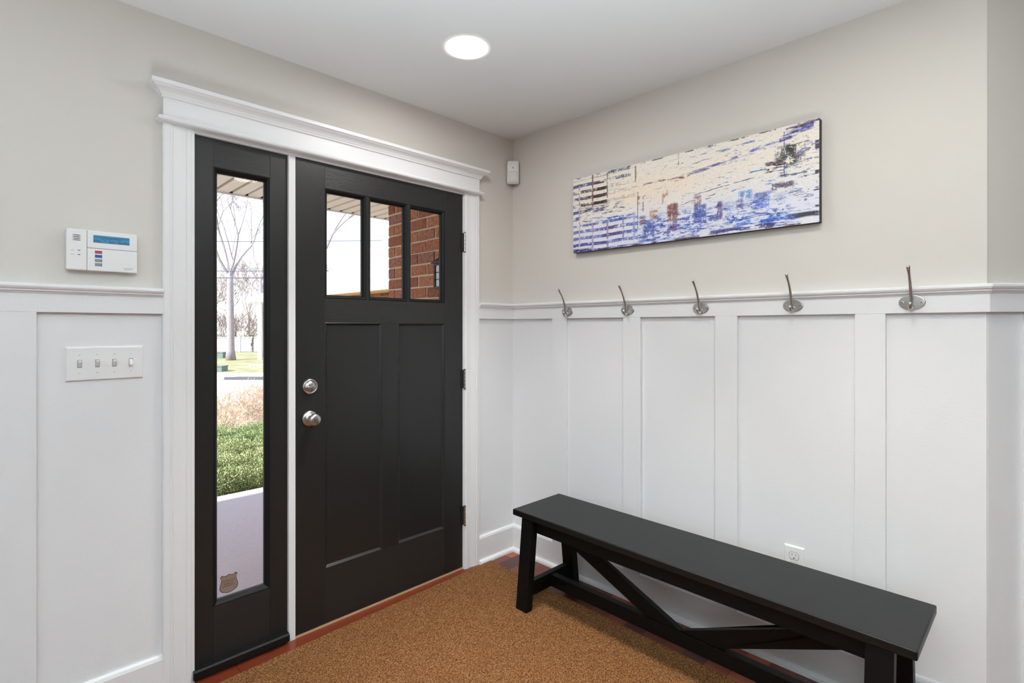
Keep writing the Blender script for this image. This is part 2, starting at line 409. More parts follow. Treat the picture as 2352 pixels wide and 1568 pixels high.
# ------------------------------------------------------------------ door_1
root = empty('door_1', (-.844, .02, .012)); st(root, 'black craftsman entrance door with three small panes', 'door')
D0, DF = -.044, -.003
b = MB(FRONT); b.box(-1.3015, -1.1723, D0, DF, .012, 2.0445); b.build('stile', M['bk_v'], root, .0012)
b = MB(FRONT); b.box(-.5103, -.3870, D0, DF, .012, 2.0445); b.build('stile', M['bk_v'], root, .0012)
b = MB(FRONT); b.box(-1.1723, -.5103, D0, DF-.0004, 1.937, 2.0445); b.build('top_rail', M['bk_h'], root, .0008)
b = MB(FRONT); b.box(-1.1723, -.5103, D0, DF-.0004, 1.3436, 1.450); b.build('lock_rail', M['bk_h'], root, .0008)
b = MB(FRONT); b.box(-1.1723, -.5103, D0, DF-.0004, .012, .2537); b.build('bottom_rail', M['bk_h'], root, .0008)
b = MB(FRONT); b.box(-.8846, -.7972, D0, DF-.0002, .2537, 1.3436); b.build('mullion', M['bk_v'], root, .0008)
for a0, a1 in ((-1.1723, -.8846), (-.7972, -.5103)):
    b = bead(FRONT, a0, a1, .2537, 1.3436, DF-.0012, .013, .009)
    b.box(a0+.01, a1-.01, -.035, DF-.010, .263, 1.334)
    b.build('door_panel', M['bk_v'], root)
for a in (-.9625, -.736): b = MB(FRONT); b.box(a-.0065, a+.0065, D0, DF-.002, 1.450, 1.937); b.build('muntin', M['bk_v'], root, .001)
for a0, a1 in ((-1.1723, -.969), (-.956, -.7425), (-.7295, -.5103)):
    bead(FRONT, a0, a1, 1.450, 1.937, DF-.003, .0165, .013).build('glazing_bead', M['bk_bead'], root)
    b = MB(FRONT); b.box(a0+.012, a1-.012, -.028, -.024, 1.462, 1.925); b.build('glass_pane', M['glass'], root)
# knob and deadbolt
def FP(a, d, z): return FRONT.p(a, d, z)
N = FRONT.n
r = MB(); r.lathe(FP(-1.2405, DF, .9275), N, [(.034, 0), (.034, .003), (.031, .006), (.027, .008), (.020, .010), (.014, .014), (.0135, .026), (.016, .030), (.023, .036), (.0265, .045), (.0265, .053), (.023, .060), (.016, .0635), (.0085, .064)], 36)
kn = r.build('door_knob', M['nickel'], root, smooth=True)
r = MB(); r.lathe(FP(-1.2405, DF+.0635, .9275), N, [(.0085, 0), (.0085, .0015), (.0065, .002), (.0065, -.001)], 24); r.build('knob_button', M['steel'], kn)
r = MB(FRONT); r.box(-1.2405-.006, -1.2405+.006, DF+.0655, DF+.0662, .9265, .9283); r.build('slot', M['black_slot'], kn)
r = MB(); r.lathe(FP(-1.2405, DF, 1.0655), N, [(.034, 0), (.034, .004), (.031, .009), (.0265, .0105), (.0250, .0085), (.0235, .0085), (.022, .012), (.012, .015), (.004, .0155)], 36)
db = r.build('deadbolt', M['nickel'], root, smooth=True)
r = MB(FRONT); r.prism_d(DF+.014, DF+.024, [(-1.2405-.022, 1.062), (-1.2405-.014, 1.056), (-1.2405, 1.0585), (-1.2405+.016, 1.0625), (-1.2405+.022, 1.0655), (-1.2405+.014, 1.0680), (-1.2405, 1.0690), (-1.2405-.012, 1.070), (-1.2405-.021, 1.068)]); r.build('thumb_turn', M['nickel'], db, .002)
for zc in (1.786, 1.0395, .2935):
    h = MB(FRONT); h.lathe(FP(-.3815, .0085, zc-.0515), (0, 0, 1), [(.0058, 0), (.0058, .103)], 14)
    hg = h.build('hinge', M['nickel'], root, smooth=False)
    h = MB(FRONT)
    for k in range(4): h.lathe(FP(-.3815, .0085, zc-.0515+.0206*(k+1)-.0006), (0, 0, 1), [(.0064, 0), (.0064, .0012)], 14)
    h.lathe(FP(-.3815, .0085, zc+.0515), (0, 0, 1), [(.0068, 0), (.0068, .003)], 14); h.lathe(FP(-.3815, .0085, zc-.0545), (0, 0, 1), [(.0068, 0), (.0068, .003)], 14)
    h.build('knuckle_gap', M['black_slot'], hg)
    h = MB(FRONT); h.box(-.3985, -.3845, DF, .0025, zc-.050, zc+.050); h.build('leaf', M['bk_v'], hg, .001)

# ------------------------------------------------------------------ alarm keypad
root = empty('alarm_keypad', FP(-1.957, 0, 1.5085)); tag(root, 'white alarm keypad with a blue display, on the wall left of the door', 'alarm keypad')
K0, K1 = -2.0505, -1.8625
b = MB(FRONT); b.box(K0+.006, K1-.006, 0, .010, 1.512, 1.636); b.build('back_plate', M['plastic'], root, .002)
b = MB(FRONT); b.box(K0, -1.9980, .008, .029, 1.5085, 1.6405); b.build('speaker_side', M['plastic'], root, .003, 3)
b = MB(FRONT); b.box(-1.9974, K1, .008, .0285, 1.5825, 1.6405); b.build('display_side', M['plastic'], root, .003, 3)
b = MB(FRONT); b.box(-1.9974, K1, .008, .0280, 1.5085, 1.5818); b.build('keypad_door', M['plastic'], root, .002, 3)
for k in range(4):
    z = 1.6205-.0053*k; b = MB(FRONT); b.prism_d(.0285, .0296, [(-2.0364, z), (-2.030, z+.0011), (-2.018, z+.0011), (-2.0124, z), (-2.018, z-.0009), (-2.030, z-.0009)]); b.build('speaker_slot', M['black_slot'], root)
for z in (1.5722, 1.5578):
    b = MB(FRONT); b.box(-2.0215, -2.0150, .0285, .0296, z-.0009, z+.0009); b.build('status_light', M['black_slot'], root)
text_mesh('print', 'ARMED', FRONT, -2.035, .0293, 1.5715, .0085, M['grey_print'], root)
text_mesh('print', 'READY', FRONT, -2.035, .0293, 1.5575, .0085, M['grey_print'], root)
lcd = emit('blue_lcd_screen', lin((58, 122, 156)), .30); ink = plain('lcd_ink', (18, 62, 120), .5)
b = MB(FRONT); b.box(-1.9818, -1.8840, .0285, .0289, 1.6012, 1.6262); dp = b.build('display', lcd, root)
text_mesh('display_text', '****DISARMED****', FRONT, -1.9330, .0292, 1.6185, .093, ink, dp, .0085)
text_mesh('display_text', 'Hit  *  for  faults', FRONT, -1.9330, .0292, 1.6075, .093, ink, dp, .0085)
for z, c, lab in ((1.5705, (196, 62, 78), 'red panic key'), (1.5568, (20, 90, 180), 'blue key'), (1.5430, (142, 148, 154), 'grey key'), (1.5292, (142, 148, 154), 'grey key')):
    b = MB(FRONT); b.box(-1.9775, -1.9588, .0278, .0283, z-.0048, z+.0048, 0); b.box(-1.9768, -1.9600, .0283, .0292, z-.0040, z+.0042, 1)
    tag(b.build('function_key', [plain('key_well', (70, 66, 72), .5), plain('key_cap', c, .45)], root), lab)
text_mesh('print', 'County Alarm Systems', FRONT, -1.888, .0284, 1.5230, .030, M['grey_print'], root, .0028)
text_mesh('print', '1-800-954-9957', FRONT, -1.888, .0284, 1.5188, .022, M['grey_print'], root, .0024)

# ------------------------------------------------------------------ switch plate
root = empty('light_switch', FP(-1.9459, 0, 1.146)); tag(root, 'white four-gang toggle switch plate on the wainscot below the alarm keypad', 'light switch')
b = MB(FRONT)
s0, s1, z0, z1 = -2.0505, -1.8415, 1.1455, 1.2575
def R4(k, d): return [FP(s0+k, d, z0+k), FP(s1-k, d, z0+k), FP(s1-k, d, z1-k), FP(s0+k, d, z1-k)]
b.rings([R4(0, .002), R4(0, .0045), R4(.004, .0085)]); b.build('plate', M['plastic'], root)
for i, sc in enumerate((-2.0149, -1.9689, -1.9229, -1.8769)):
    b = MB(FRONT); b.box(sc-.0056, sc+.0056, .0085, .0088, 1.2020-.0128, 1.2020+.0128); b.build('toggle_slot', plain('slot_shadow_grey', (96, 96, 96), .6), root)
    up = i < 3; sg = 1 if up else -1
    b = MB(FRONT); zz = 1.2020
    b.hexa([FP(sc-.0049, .0085, zz-.0118), FP(sc+.0049, .0085, zz-.0118), FP(sc+.0049, .0085, zz+.0118), FP(sc-.0049, .0085, zz+.0118),
            FP(sc-.0036, .0205, zz+sg*.0085-.0035), FP(sc+.0036, .0205, zz+sg*.0085-.0035), FP(sc+.0036, .0215, zz+sg*.0085+.0035), FP(sc-.0036, .0215, zz+sg*.0085+.0035)])
    b.build('toggle', M['plastic'], root, .001)
    for z in (zz+.0300, zz-.0300):
        b = MB(); b.lathe(FP(sc, .0083, z), N, [(.0032, 0), (.0030, .0008), (.0015, .0012)], 14)
        sc_ = b.build('screw', M['plastic'], root)
        b = MB(FRONT); a = random.uniform(0, 3.14); dx, dz = .0026*math.cos(a), .0026*math.sin(a); nx, nz = -dz*.14, dx*.14
        b.prism_d(.0092, .0097, [(sc+dx+nx, z+dz+nz), (sc-dx+nx, z-dz+nz), (sc-dx-nx, z-dz-nz), (sc+dx-nx, z+dz-nz)]); b.build('screw_slot', plain('slot_grey', (110, 110, 110), .6), sc_)

# ------------------------------------------------------------------ outlet behind the bench
RP = RIGHT.p
root = empty('wall_outlet', RP(1.5525, 0, .356)); tag(root, 'white duplex wall outlet low on the wainscot just above the bench', 'wall outlet')
s0, s1, z0, z1 = 1.5165, 1.5890, .3565, .4715
def R4(k, d): return [RP(s0+k, d, z0+k), RP(s1-k, d, z0+k), RP(s1-k, d, z1-k), RP(s0+k, d, z1-k)]
b = MB(RIGHT); b.rings([R4(0, .002), R4(0, .0045), R4(.004, .0080)]); b.build('plate', M['plastic'], root)
for zc in (.4335, .3945):
    b = MB(RIGHT); pts = []
    for k in range(24):
        a = 2*math.pi*k/24; pts.append((1.5525+.0172*math.cos(a), zc+max(-.0138, min(.0138, .0172*math.sin(a)))))
    b.prism_d(.0078, .0092, pts); rc = b.build('receptacle', M['plastic'], root, .0004)
    b = MB(RIGHT); b.prism_d(.0076, .0084, [(1.5525+(a-1.5525)*1.06, zc+(z-zc)*1.07) for a, z in pts]); b.build('receptacle_gap', M['grey_print'], rc)
    b = MB(RIGHT); b.box(1.5450, 1.5466, .0088, .0094, zc+.0010, zc+.0088); b.box(1.5588, 1.5603, .0088, .0094, zc+.0018, zc+.0080)
    b.lathe(RP(1.5527, .0088, zc-.0078), RIGHT.n, [(.0026, 0), (.0026, .0006)], 12); b.build('socket_slot', M['black_slot'], rc)
b = MB(); b.lathe(RP(1.5525, .0078, .414), RIGHT.n, [(.0030, 0), (.0028, .0009), (.0012, .0012)], 14); b.build('screw', M['plastic'], root)

# ------------------------------------------------------------------ coat hooks
def make_hook(s, label):
    root = empty('coat_hook', RP(s, .018, 1.406)); tag(root, label, 'coat hook', 'coat hooks along the wainscot rail')
    b = MB(); b.lathe(RP(s, .018, 1.406), RIGHT.n, [(.0365, 0), (.0365, .0022), (.0350, .0036), (.033, .0040), (.008, .0046)], 40, sy=.70)
    pl = b.build('plate', M['nickel'], root, smooth=False)
    for sg in (-1, 1):
        b = MB(); b.lathe(RP(s+sg*.026, .0218, 1.406), RIGHT.n, [(.0042, 0), (.0040, .0010), (.0026, .0012)], 16)
        w = b.build('screw', M['nickel'], pl)
        b = MB(); b.lathe(RP(s+sg*.026, .0229, 1.406), RIGHT.n, [(.0017, 0), (.0017, .0004)], 8); b.build('screw_slot', M['black_slot'], w)
    b = MB(); P = [(.018, 1.398), (.026, 1.393), (.033, 1.399), (.0365, 1.412), (.040, 1.430), (.046, 1.450), (.056, 1.473), (.070, 1.494), (.083, 1.509), (.090, 1.518), (.092, 1.521)]
    b.tube([RP(s, d, z) for d, z in P], [.0085, .0080, .0065, .0056, .0050, .0046, .0044, .0044, .0050, .0056, .0030], 12)
    b.lathe(RP(s, .0905, 1.5135), (0, 0, 1), [(.0005, 0), (.0042, .0014), (.0058, .0050), (.0056, .0085), (.0036, .0115), (.0004, .0125)], 12)
    b.build('upper_prong', M['nickel'], root, smooth=True)
    b = MB(); P = [(.020, 1.394), (.028, 1.386), (.038, 1.383), (.047, 1.388), (.052, 1.397), (.053, 1.404), (.053, 1.407)]
    b.tube([RP(s, d, z) for d, z in P], [.0080, .0072, .0062, .0058, .0060, .0056, .0022], 12)
    b.build('lower_prong', M['nickel'], root, smooth=True)
for s, lab in ((.4330, 'nickel coat hook nearest the room corner, above the door end of the bench'),
               (.8080, 'second nickel coat hook from the room corner'),
               (1.1800, 'middle nickel coat hook of the five, below the centre of the painting'),
               (1.5521, 'fourth nickel coat hook from the corner, under the right end of the painting'),
               (1.9222, 'nickel coat hook farthest right, its whole oval plate facing out')):
    make_hook(s, lab)

# ------------------------------------------------------------------ motion sensor across the corner
SN = Fr((0, 0, 0), tuple(RT), tuple(-FW))
root = empty('motion_sensor', SN.p(0, .04, 2.16)); tag(root, 'small white motion sensor mounted across the room corner beside the door header', 'motion sensor')
def rr(hw, z0, z1, r, bulge=0):
    P = []
    for cx, cz, a0 in ((hw-r, z0+r, -90), (hw-r, z1-r, 0), (-hw+r, z1-r, 90), (-hw+r, z0+r, 180)):
        for k in range(5):
            a = math.radians(a0+22.5*k); x = cx+r*math.cos(a); z = cz+r*math.sin(a)
            x *= 1+bulge*(1-((z-(z0+z1)/2)/((z1-z0)/2))**2); P.append((x, z))
    return P
zs0, zs1 = 2.163, 2.298
def prr(hw, z0, z1, r, d, bu=.05): return [SN.p(a, d, z) for a, z in rr(hw, z0, z1, r, bu)]
b = MB(); b.rings([prr(.026, zs0+.01, zs1-.008, .006, .030), prr(.035, zs0+.004, zs1-.003, .008, .040), prr(.035, zs0+.004, zs1-.003, .008, .046)]); b.build('back_housing', plain('grey_white_plastic', (206, 206, 204), .4), root)
b = MB(); b.rings([prr(.0345, zs0+.002, zs1, .009, .046), prr(.0345, zs0+.002, zs1, .009, .062), prr(.031, zs0+.008, zs1-.004, .008, .070), prr(.020, zs0+.02, zs1-.02, .006, .072)]); b.build('front_cover', M['plastic'], root)
b = MB(); b.rings([prr(.029, zs0+.004, zs0+.073, .006, .064, 0), prr(.029, zs0+.006, zs0+.073, .006, .0715, 0), prr(.024, zs0+.014, zs0+.068, .006, .0765, 0), prr(.012, zs0+.020, zs0+.06, .005, .0785, 0)]); b.build('lens', plain('glossy_white_lens', (232, 232, 232), .12), root)
b = MB(SN); b.box(-.0018, .0018, .071, .0728, 2.250, 2.2600); b.build('indicator', M['black_slot'], root)

# ------------------------------------------------------------------ recessed ceiling light(s)
def downlight(x, y, lab):
    root = empty('recessed_light', (x, y, CEIL)); tag(root, lab, 'ceiling light')
    b = MB(); b.lathe((x, y, CEIL), (0, 0, -1), [(.102, -.002), (.102, .002), (.096, .0045), (.086, .004), (.084, .002), (.084, -.002)], 48)
    b.build('trim_ring', M['plastic'], root)
    b = MB(); b.lathe((x, y, CEIL), (0, 0, -1), [(.0835, -.0015), (.0835, .002), (.080, .007), (.066, .012), (.045, .0155), (.02, .0172), (.001, .0175)], 48)
    b.build('lens', M['lens'], root, smooth=True)
downlight(*LIGHTS[0], 'round lit recessed ceiling light in front of the door')
downlight(*LIGHTS[1], 'round lit recessed ceiling light over the middle of the bench')

# ------------------------------------------------------------------ painting
def vnoise(h, w, cy, cx, rng):
    g = rng.random((cy+2, cx+2)); yy = np.linspace(0, cy, h); xx = np.linspace(0, cx, w)
    y0 = yy.astype(int); x0 = xx.astype(int); fy = (yy-y0)[:, None]; fx = (xx-x0)[None]
    fy = fy*fy*(3-2*fy); fx = fx*fx*(3-2*fx)
    a = g[y0][:, x0]; bb = g[y0][:, x0+1]; c = g[y0+1][:, x0]; d = g[y0+1][:, x0+1]
    return (a*(1-fx)+bb*fx)*(1-fy)+(c*(1-fx)+d*fx)*fy
def painting():
    W_, H_ = 900, 300
    rng = np.random.default_rng(12)
    def fb(cy, cx, o=4, pers=.6):
        s = np.zeros((H_, W_)); a = 1; t = 0
        for k in range(o): s += a*vnoise(H_, W_, min(cy*2**k, 298), min(cx*2**k, 898), rng); t += a; a *= pers
        s /= t; s = (s-s.mean())/s.std(); return s          # zero mean, unit deviation
    V, U = np.meshgrid((np.arange(H_)+.5)/H_, (np.arange(W_)+.5)/W_, indexing='ij')
    C = np.zeros((H_, W_, 3))
    top = np.array([240, 233, 222.]); bot = np.array([226, 228, 242.]); warm = np.array([244, 226, 204.])
    k = np.clip((V-.38)/.4+fb(3, 4)*.12, 0, 1)[..., None]
    C[:] = top*(1-k)+bot*k
    wk = (np.exp(-((U-.42)/.24)**2-((V-.34)/.18)**2))[..., None]; C = C*(1-wk*.8)+warm*wk*.8
    C += fb(100, 200, 2)[..., None]*2.5
    def sm(x, a, b_): return np.clip((x-a)/(b_-a), 0, 1)
    def reg(u0, u1, v0, v1, e=.02, ev=.03): return sm(U, u0-e, u0+e)*(1-sm(U, u1-e, u1+e))*sm(V, v0-ev, v0+ev)*(1-sm(V, v1-ev, v1+ev))
    fine = fb(140, 280, 3, .8); soft = fb(70, 90, 4, .7); drag = fb(70, 26, 5, .75); comb = fb(14, 220, 3, .8); dash = fb(70, 14, 5, .75); big = fb(6, 8, 4); mid = fb(26, 34, 4)
    def lay(mask, col, cover=.0, var=16, tex=None):
        # cover: how much of the region the broken paint fills (-1 sparse .. +1.5 solid)
        nonlocal C
        g = (fine*.22+(drag if tex is None else tex*.55+soft*.4)*.72+mid*.5)
        m = (np.clip(mask, 0, 1)*sm(g+cover*1.15, -.25, .55))[..., None]; col = np.array(col, float)
        C = C*(1-m*.92)+(col+fine[..., None]*var*.7+soft[..., None]*var*.9+(comb[..., None])*var*.3)*m*.92
    one = np.ones_like(U)
    # thin broken streaks over the whole canvas
    lay(sm(dash, 1.7, 2.3), (140, 144, 178), .2); lay(sm(fb(110, 30, 4, .7), 2.1, 2.6), (104, 86, 90), .5); lay(sm(fb(90, 160, 3), 2.3, 2.7), (104, 94, 106), .8)
    lay(reg(.45, 1, .0, 1)*sm(fb(80, 34, 5, .7), 1.5, 2.1), (132, 146, 196), .1); lay(reg(.6, 1, .35, .62)*sm(fb(50, 40, 5), 1.5, 2.0), (98, 134, 190), .1)
    # rows and columns at the left
    P = .0885; ph = ((V-.045+.004*np.sin(U*30)) % P)/P; inrow = sm(ph, .50, .54)*(1-sm(ph, .96, 1.0))
    lay(reg(0, .185, .04, .47, .004, .01)*inrow, (92, 78, 84), .55, 30, comb)
    lay(reg(.108, .185, .12, .42, .003, .01)*inrow, (50, 34, 40), 1.0, 22, comb)
    lay(reg(0, .108, .05, .16, .004, .01)*inrow, (58, 74, 128), .9, 26, comb); lay(reg(0, .036, .2, .6, .003, .01)*inrow, (86, 100, 160), .5, 26, comb)
    lay(reg(.185, .30, .0, .16, .006, .01)*inrow, (96, 100, 128), .5, 26, comb); lay(reg(.185, .34, .16, .42, .01, .02)*inrow, (190, 176, 160), .0, 14, comb)
    lay(reg(.03, .27, .43, .56, .01, .03), (64, 66, 98), -.55, 22); lay(reg(.11, .2, .42, .50, .01, .02), (58, 62, 110), .2, 22); lay(reg(.02, .13, .50, .66, .01, .03), (92, 84, 96), -.7, 22)
    lay(reg(0, .335, .635, 1.0, .003, .008)*inrow, (104, 108, 176), .75, 22, comb); lay(reg(.16, .27, .70, .86, .003, .01)*inrow, (84, 70, 120), .7, 22, comb)
    lay(reg(0, .19, .86, 1.0, .003, .01)*inrow, (88, 84, 150), .9, 20, comb); lay(reg(.1, .32, .58, .64, .01, .01), (92, 118, 188), -.2, 20)
    lay(reg(.16, .27, .60, .66, .01, .006), (70, 104, 180), .2, 20)
    for c0, v0, v1, wd_, c in ((.036, .10, 1.0, .0045, (196, 176, 182)), (.108, .0, .42, .0040, (122, 92, 96)), (.108, .64, 1.0, .0050, (160, 150, 190)), (.186, .02, .34, .0030, (120, 104, 116)), (.186, .66, 1.0, .0050, (148, 136, 184)), (.265, .60, .9, .0040, (120, 128, 190)), (.318, .60, 1.0, .0045, (140, 168, 220)), (.335, .35, .80, .0018, (84, 66, 96)), (.325, .02, .22, .004, (150, 120, 104)), (.36, .42, .6, .002, (110, 110, 150)), (.515, .0, .14, .0015, (110, 130, 170)), (.895, .05, .5, .0015, (96, 96, 130))):
        lay((np.abs(U-c0) < wd_)*(V > v0)*(V < v1)*one, c, .7, 14, comb)
    # broken blue mass along the bottom middle
    m = reg(.325, .90, .68, .985, .02, .05)*sm(big*.7+mid*.5, -.5, .6)
    lay(m, (132, 152, 210), .25, 22); lay(reg(.325, .62, .72, .97, .02, .04), (92, 104, 176), -.15, 24); lay(reg(.34, .9, .70, .97, .03, .05)*sm(fb(20, 30, 3), .2, .8), (76, 110, 188), .0, 26)
    lay(reg(.34, .9, .70, .98, .03, .05)*sm(fb(40, 40, 3), .9, 1.2), (98, 84, 150), .1, 20); lay(reg(.34, .92, .66, .98, .03, .05)*sm(fb(34, 60, 3), .9, 1.1), (228, 230, 244), 1.2, 5)
    for u0, u1, v0, v1, c, cv in ((.468, .512, .57, .77, (128, 84, 80), .35), (.578, .605, .53, .65, (134, 108, 116), .3), (.39, .425, .61, .70, (168, 122, 96), -.2), (.445, .470, .40, .56, (172, 128, 100), -.3), (.345, .370, .66, .76, (104, 84, 110), .1), (.335, .345, .40, .5, (150, 110, 90), .0),
                                  (.578, .625, .64, .84, (84, 98, 172), .3), (.665, .685, .64, .84, (96, 78, 130), .35), (.745, .79, .57, .66, (98, 144, 214), .0), (.735, .76, .66, .76, (120, 116, 170), .2), (.80, .85, .62, .78, (104, 122, 196), .2), (.36, .41, .76, .93, (72, 90, 166), .3), (.70, .72, .72, .82, (150, 170, 220), .3), (.47, .51, .80, .88, (110, 84, 140), .1)):
        lay(reg(u0, u1, v0, v1, .004, .012), c, cv+.35, 22, comb)
    # long slanting streaks
    for (a, bb, va, vb, wd_, c, cv) in ((.36, .60, .29, .25, .010, (150, 124, 132), -.2), (.55, .80, .27, .17, .020, (116, 108, 160), .25), (.50, .56, .30, .27, .018, (150, 100, 90), .0), (.76, .92, .18, .12, .022, (116, 128, 184), -.1), (.88, .985, .13, .04, .034, (84, 84, 156), .3), (.90, 1, .045, .02, .018, (84, 70, 110), .4), (.66, .80, .10, .07, .012, (132, 144, 194), .1), (.44, .66, .20, .13, .010, (150, 150, 176), -.3), (.58, .80, .52, .46, .006, (110, 108, 120), .2), (.52, .66, .60, .55, .005, (120, 116, 128), .1), (.78, .86, .40, .38, .008, (96, 150, 200), .1), (.9, .97, .22, .19, .006, (96, 88, 70), .3)):
        vl = va+(U-a)/(bb-a)*(vb-va)+big*.006
        lay((1-sm(np.abs(V-vl), wd_*.5, wd_*1.2))*((U > a) & (U < bb)), c, cv+.2, 20)
    # dark patches at the right
    lay(reg(.868, .955, .20, .38, .008, .02), (70, 72, 70), .15, 22, comb); lay(reg(.835, .905, .33, .44, .006, .012), (72, 50, 62), .1, 22); lay(reg(.90, .93, .18, .40, .006, .02), (54, 56, 54), .3, 18, comb)
    lay(reg(.855, .925, .555, .62, .004, .008), (92, 78, 100), .35, 20, comb); lay(reg(.88, .96, .475, .495, .006, .006), (60, 58, 58), .4, 14); lay(reg(.88, .90, .40, .47, .006, .01), (60, 84, 170), .2, 18)
    lay(reg(.93, 1, .2, .75, .01, .03)*sm(fb(30, 60, 3), 1.1, 1.4), (112, 108, 156), .4, 20); lay(reg(.8, .99, .62, .85, .02, .03)*sm(fb(30, 50, 3), 1.0, 1.3), (128, 132, 168), .2, 18)
    lay(reg(.905, 1.0, .885, .935, .006, .007), (40, 40, 60), 1.4, 8); lay(reg(.74, .93, .885, .945, .01, .012), (74, 108, 196), .3, 22); lay(reg(.64, .90, .945, .985, .008, .008), (52, 56, 116), .5, 18)
    lay(reg(.0, .1, .955, 1.0, .006, .008), (60, 56, 110), .5, 18); lay(reg(0, 1, .985, 1.0, .01, .004)*sm(mid, .3, .6), (70, 60, 70), .6, 14); lay(reg(0, 1, .0, .012, .01, .004)*sm(mid, .6, .9), (90, 80, 90), .6, 14)
    lay(reg(.988, 1, .1, .98, .002, .01)*sm(fb(30, 8, 2), .6, .9), (56, 54, 70), .8, 12); lay(reg(.95, .99, .93, .99, .01, .01), (240, 238, 236), 1.0, 3)
    C = np.clip(C, 0, 255)/255
    L_ = np.where(C <= .04045, C/12.92, ((C+.055)/1.055)**2.4)
    ya, yb, za, zb, X = .4835, 1.6470, 1.7145, 2.1020, .0322
    gy, gz = np.meshgrid(np.linspace(ya, yb, W_+1), np.linspace(zb, za, H_+1))
    co = np.stack([np.full(gy.shape, -X), -gy, gz], -1).reshape(-1, 3)
    org = np.array([-.016, -(ya+yb)/2, za]); co = co-org
    i = np.arange(H_)[:, None]*(W_+1)+np.arange(W_)[None]
    fa = np.stack([i, i+1, i+W_+2, i+W_+1], -1).reshape(-1, 4)
    root = empty('canvas_painting', tuple(org)); tag(root, 'long abstract canvas painting in cream, blue and brown streaks, hung above the coat hooks', 'painting')
    me = bpy.data.meshes.new('painted_face'); me.from_pydata(co.tolist(), [], fa.tolist())
    at = me.color_attributes.new('paint', 'FLOAT_COLOR', 'CORNER')
    rgba = np.concatenate([L_.reshape(-1, 3), np.ones((H_*W_, 1))], 1); at.data.foreach_set('color', np.repeat(rgba, 4, 0).astype(np.float32).ravel())
    t = NT('painted_canvas'); a = t.node('ShaderNodeVertexColor'); a.layer_name = 'paint'
    t.bump(t.noise(t.coord(), 700, 2), .2, .0005); t.set(Base_Color=a.outputs['Color'], Roughness=.5); me.materials.append(t.m)
    o = bpy.data.objects.new('painted_face', me); COL.objects.link(o); o.parent = root
    b = MB(RIGHT); b.box(ya, yb, .001, X-.0004, za, zb); b.build('stretcher_frame', M['canvas_edge'], root)
painting()

# ------------------------------------------------------------------ rug
ra = math.radians(1.75); rx = Vector((-math.cos(ra), -math.sin(ra), 0)); ry = Vector((math.sin(ra)*-1, -math.cos(ra), 0))
ro = Vector((-.214, -.038, 0))
b = MB(); L1, L2, T = 1.75, 2.75, .007
def rg(a, c, z): return ro+rx*a+ry*c+Vector((0, 0, z))
b.hexa([rg(0, 0, .0003), rg(L1, 0, .0003), rg(L1, L2, .0003), rg(0, L2, .0003), rg(0, 0, T), rg(L1, 0, T), rg(L1, L2, T), rg(0, L2, T)])
tag(b.build('rug', M['rug'], bevel=.002), 'brown woven coir rug on the wood floor in front of the door', 'rug')

# ------------------------------------------------------------------ bench
BF = Fr((-.1000, -.4410, 0), (-.0100, -.99995, 0), (-.99995, .0100, 0))   # s = along the bench, d = towards the room
BP = BF.p
root = empty('bench', BP(.78, .17, .0)); tag(root, 'long black wooden trestle bench against the wainscot wall', 'bench')
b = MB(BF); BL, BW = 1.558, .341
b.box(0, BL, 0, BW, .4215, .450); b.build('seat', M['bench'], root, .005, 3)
TZ = .4215; FZ = {0: .0075, 1: .0}
def leg(sa, front, foot):
    # splayed: foot further out than the top
    if front: df, dt = (.376, .336), (.335, .295)
    else: df, dt = (-.016, .024), (.032, .072)
    b = MB(BF); b.hexa([BP(sa, df[0], foot), BP(sa+.069, df[0], foot), BP(sa+.069, df[1], foot), BP(sa, df[1], foot),
                        BP(sa, dt[0], TZ), BP(sa+.069, dt[0], TZ), BP(sa+.069, dt[1], TZ), BP(sa, dt[1], TZ)])
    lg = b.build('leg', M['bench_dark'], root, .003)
    dd = lambda z: (df[0] if front else df[1])+((dt[0] if front else dt[1])-(df[0] if front else df[1]))*(z-foot)/(TZ-foot)
    if front:
        for z0, z1 in ((.064, .115), (.362, .405)):
            b = MB(BF)
            b.hexa([BP(sa+.022, dd(z0)-.01, z0), BP(sa+.047, dd(z0)-.01, z0), BP(sa+.047, dd(z0)+.0018, z0), BP(sa+.022, dd(z0)+.0018, z0),
                    BP(sa+.022, dd(z1)-.01, z1), BP(sa+.047, dd(z1)-.01, z1), BP(sa+.047, dd(z1)+.0018, z1), BP(sa+.022, dd(z1)+.0018, z1)])
            b.build('tenon_end', M['bench_dark'], lg)
S1, S2 = .057, 1.4360
for sa in (S1, S2): leg(sa, True, .0072); leg(sa, False, .0004)
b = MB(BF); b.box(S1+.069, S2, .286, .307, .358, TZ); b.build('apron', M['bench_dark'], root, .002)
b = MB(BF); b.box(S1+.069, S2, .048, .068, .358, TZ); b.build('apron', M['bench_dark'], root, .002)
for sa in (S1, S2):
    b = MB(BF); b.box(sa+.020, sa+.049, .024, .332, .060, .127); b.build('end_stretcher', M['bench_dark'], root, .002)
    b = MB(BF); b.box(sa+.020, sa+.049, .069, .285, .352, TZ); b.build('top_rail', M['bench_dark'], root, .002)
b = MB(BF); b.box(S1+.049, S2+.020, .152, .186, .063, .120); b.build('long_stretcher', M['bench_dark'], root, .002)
mc = .785
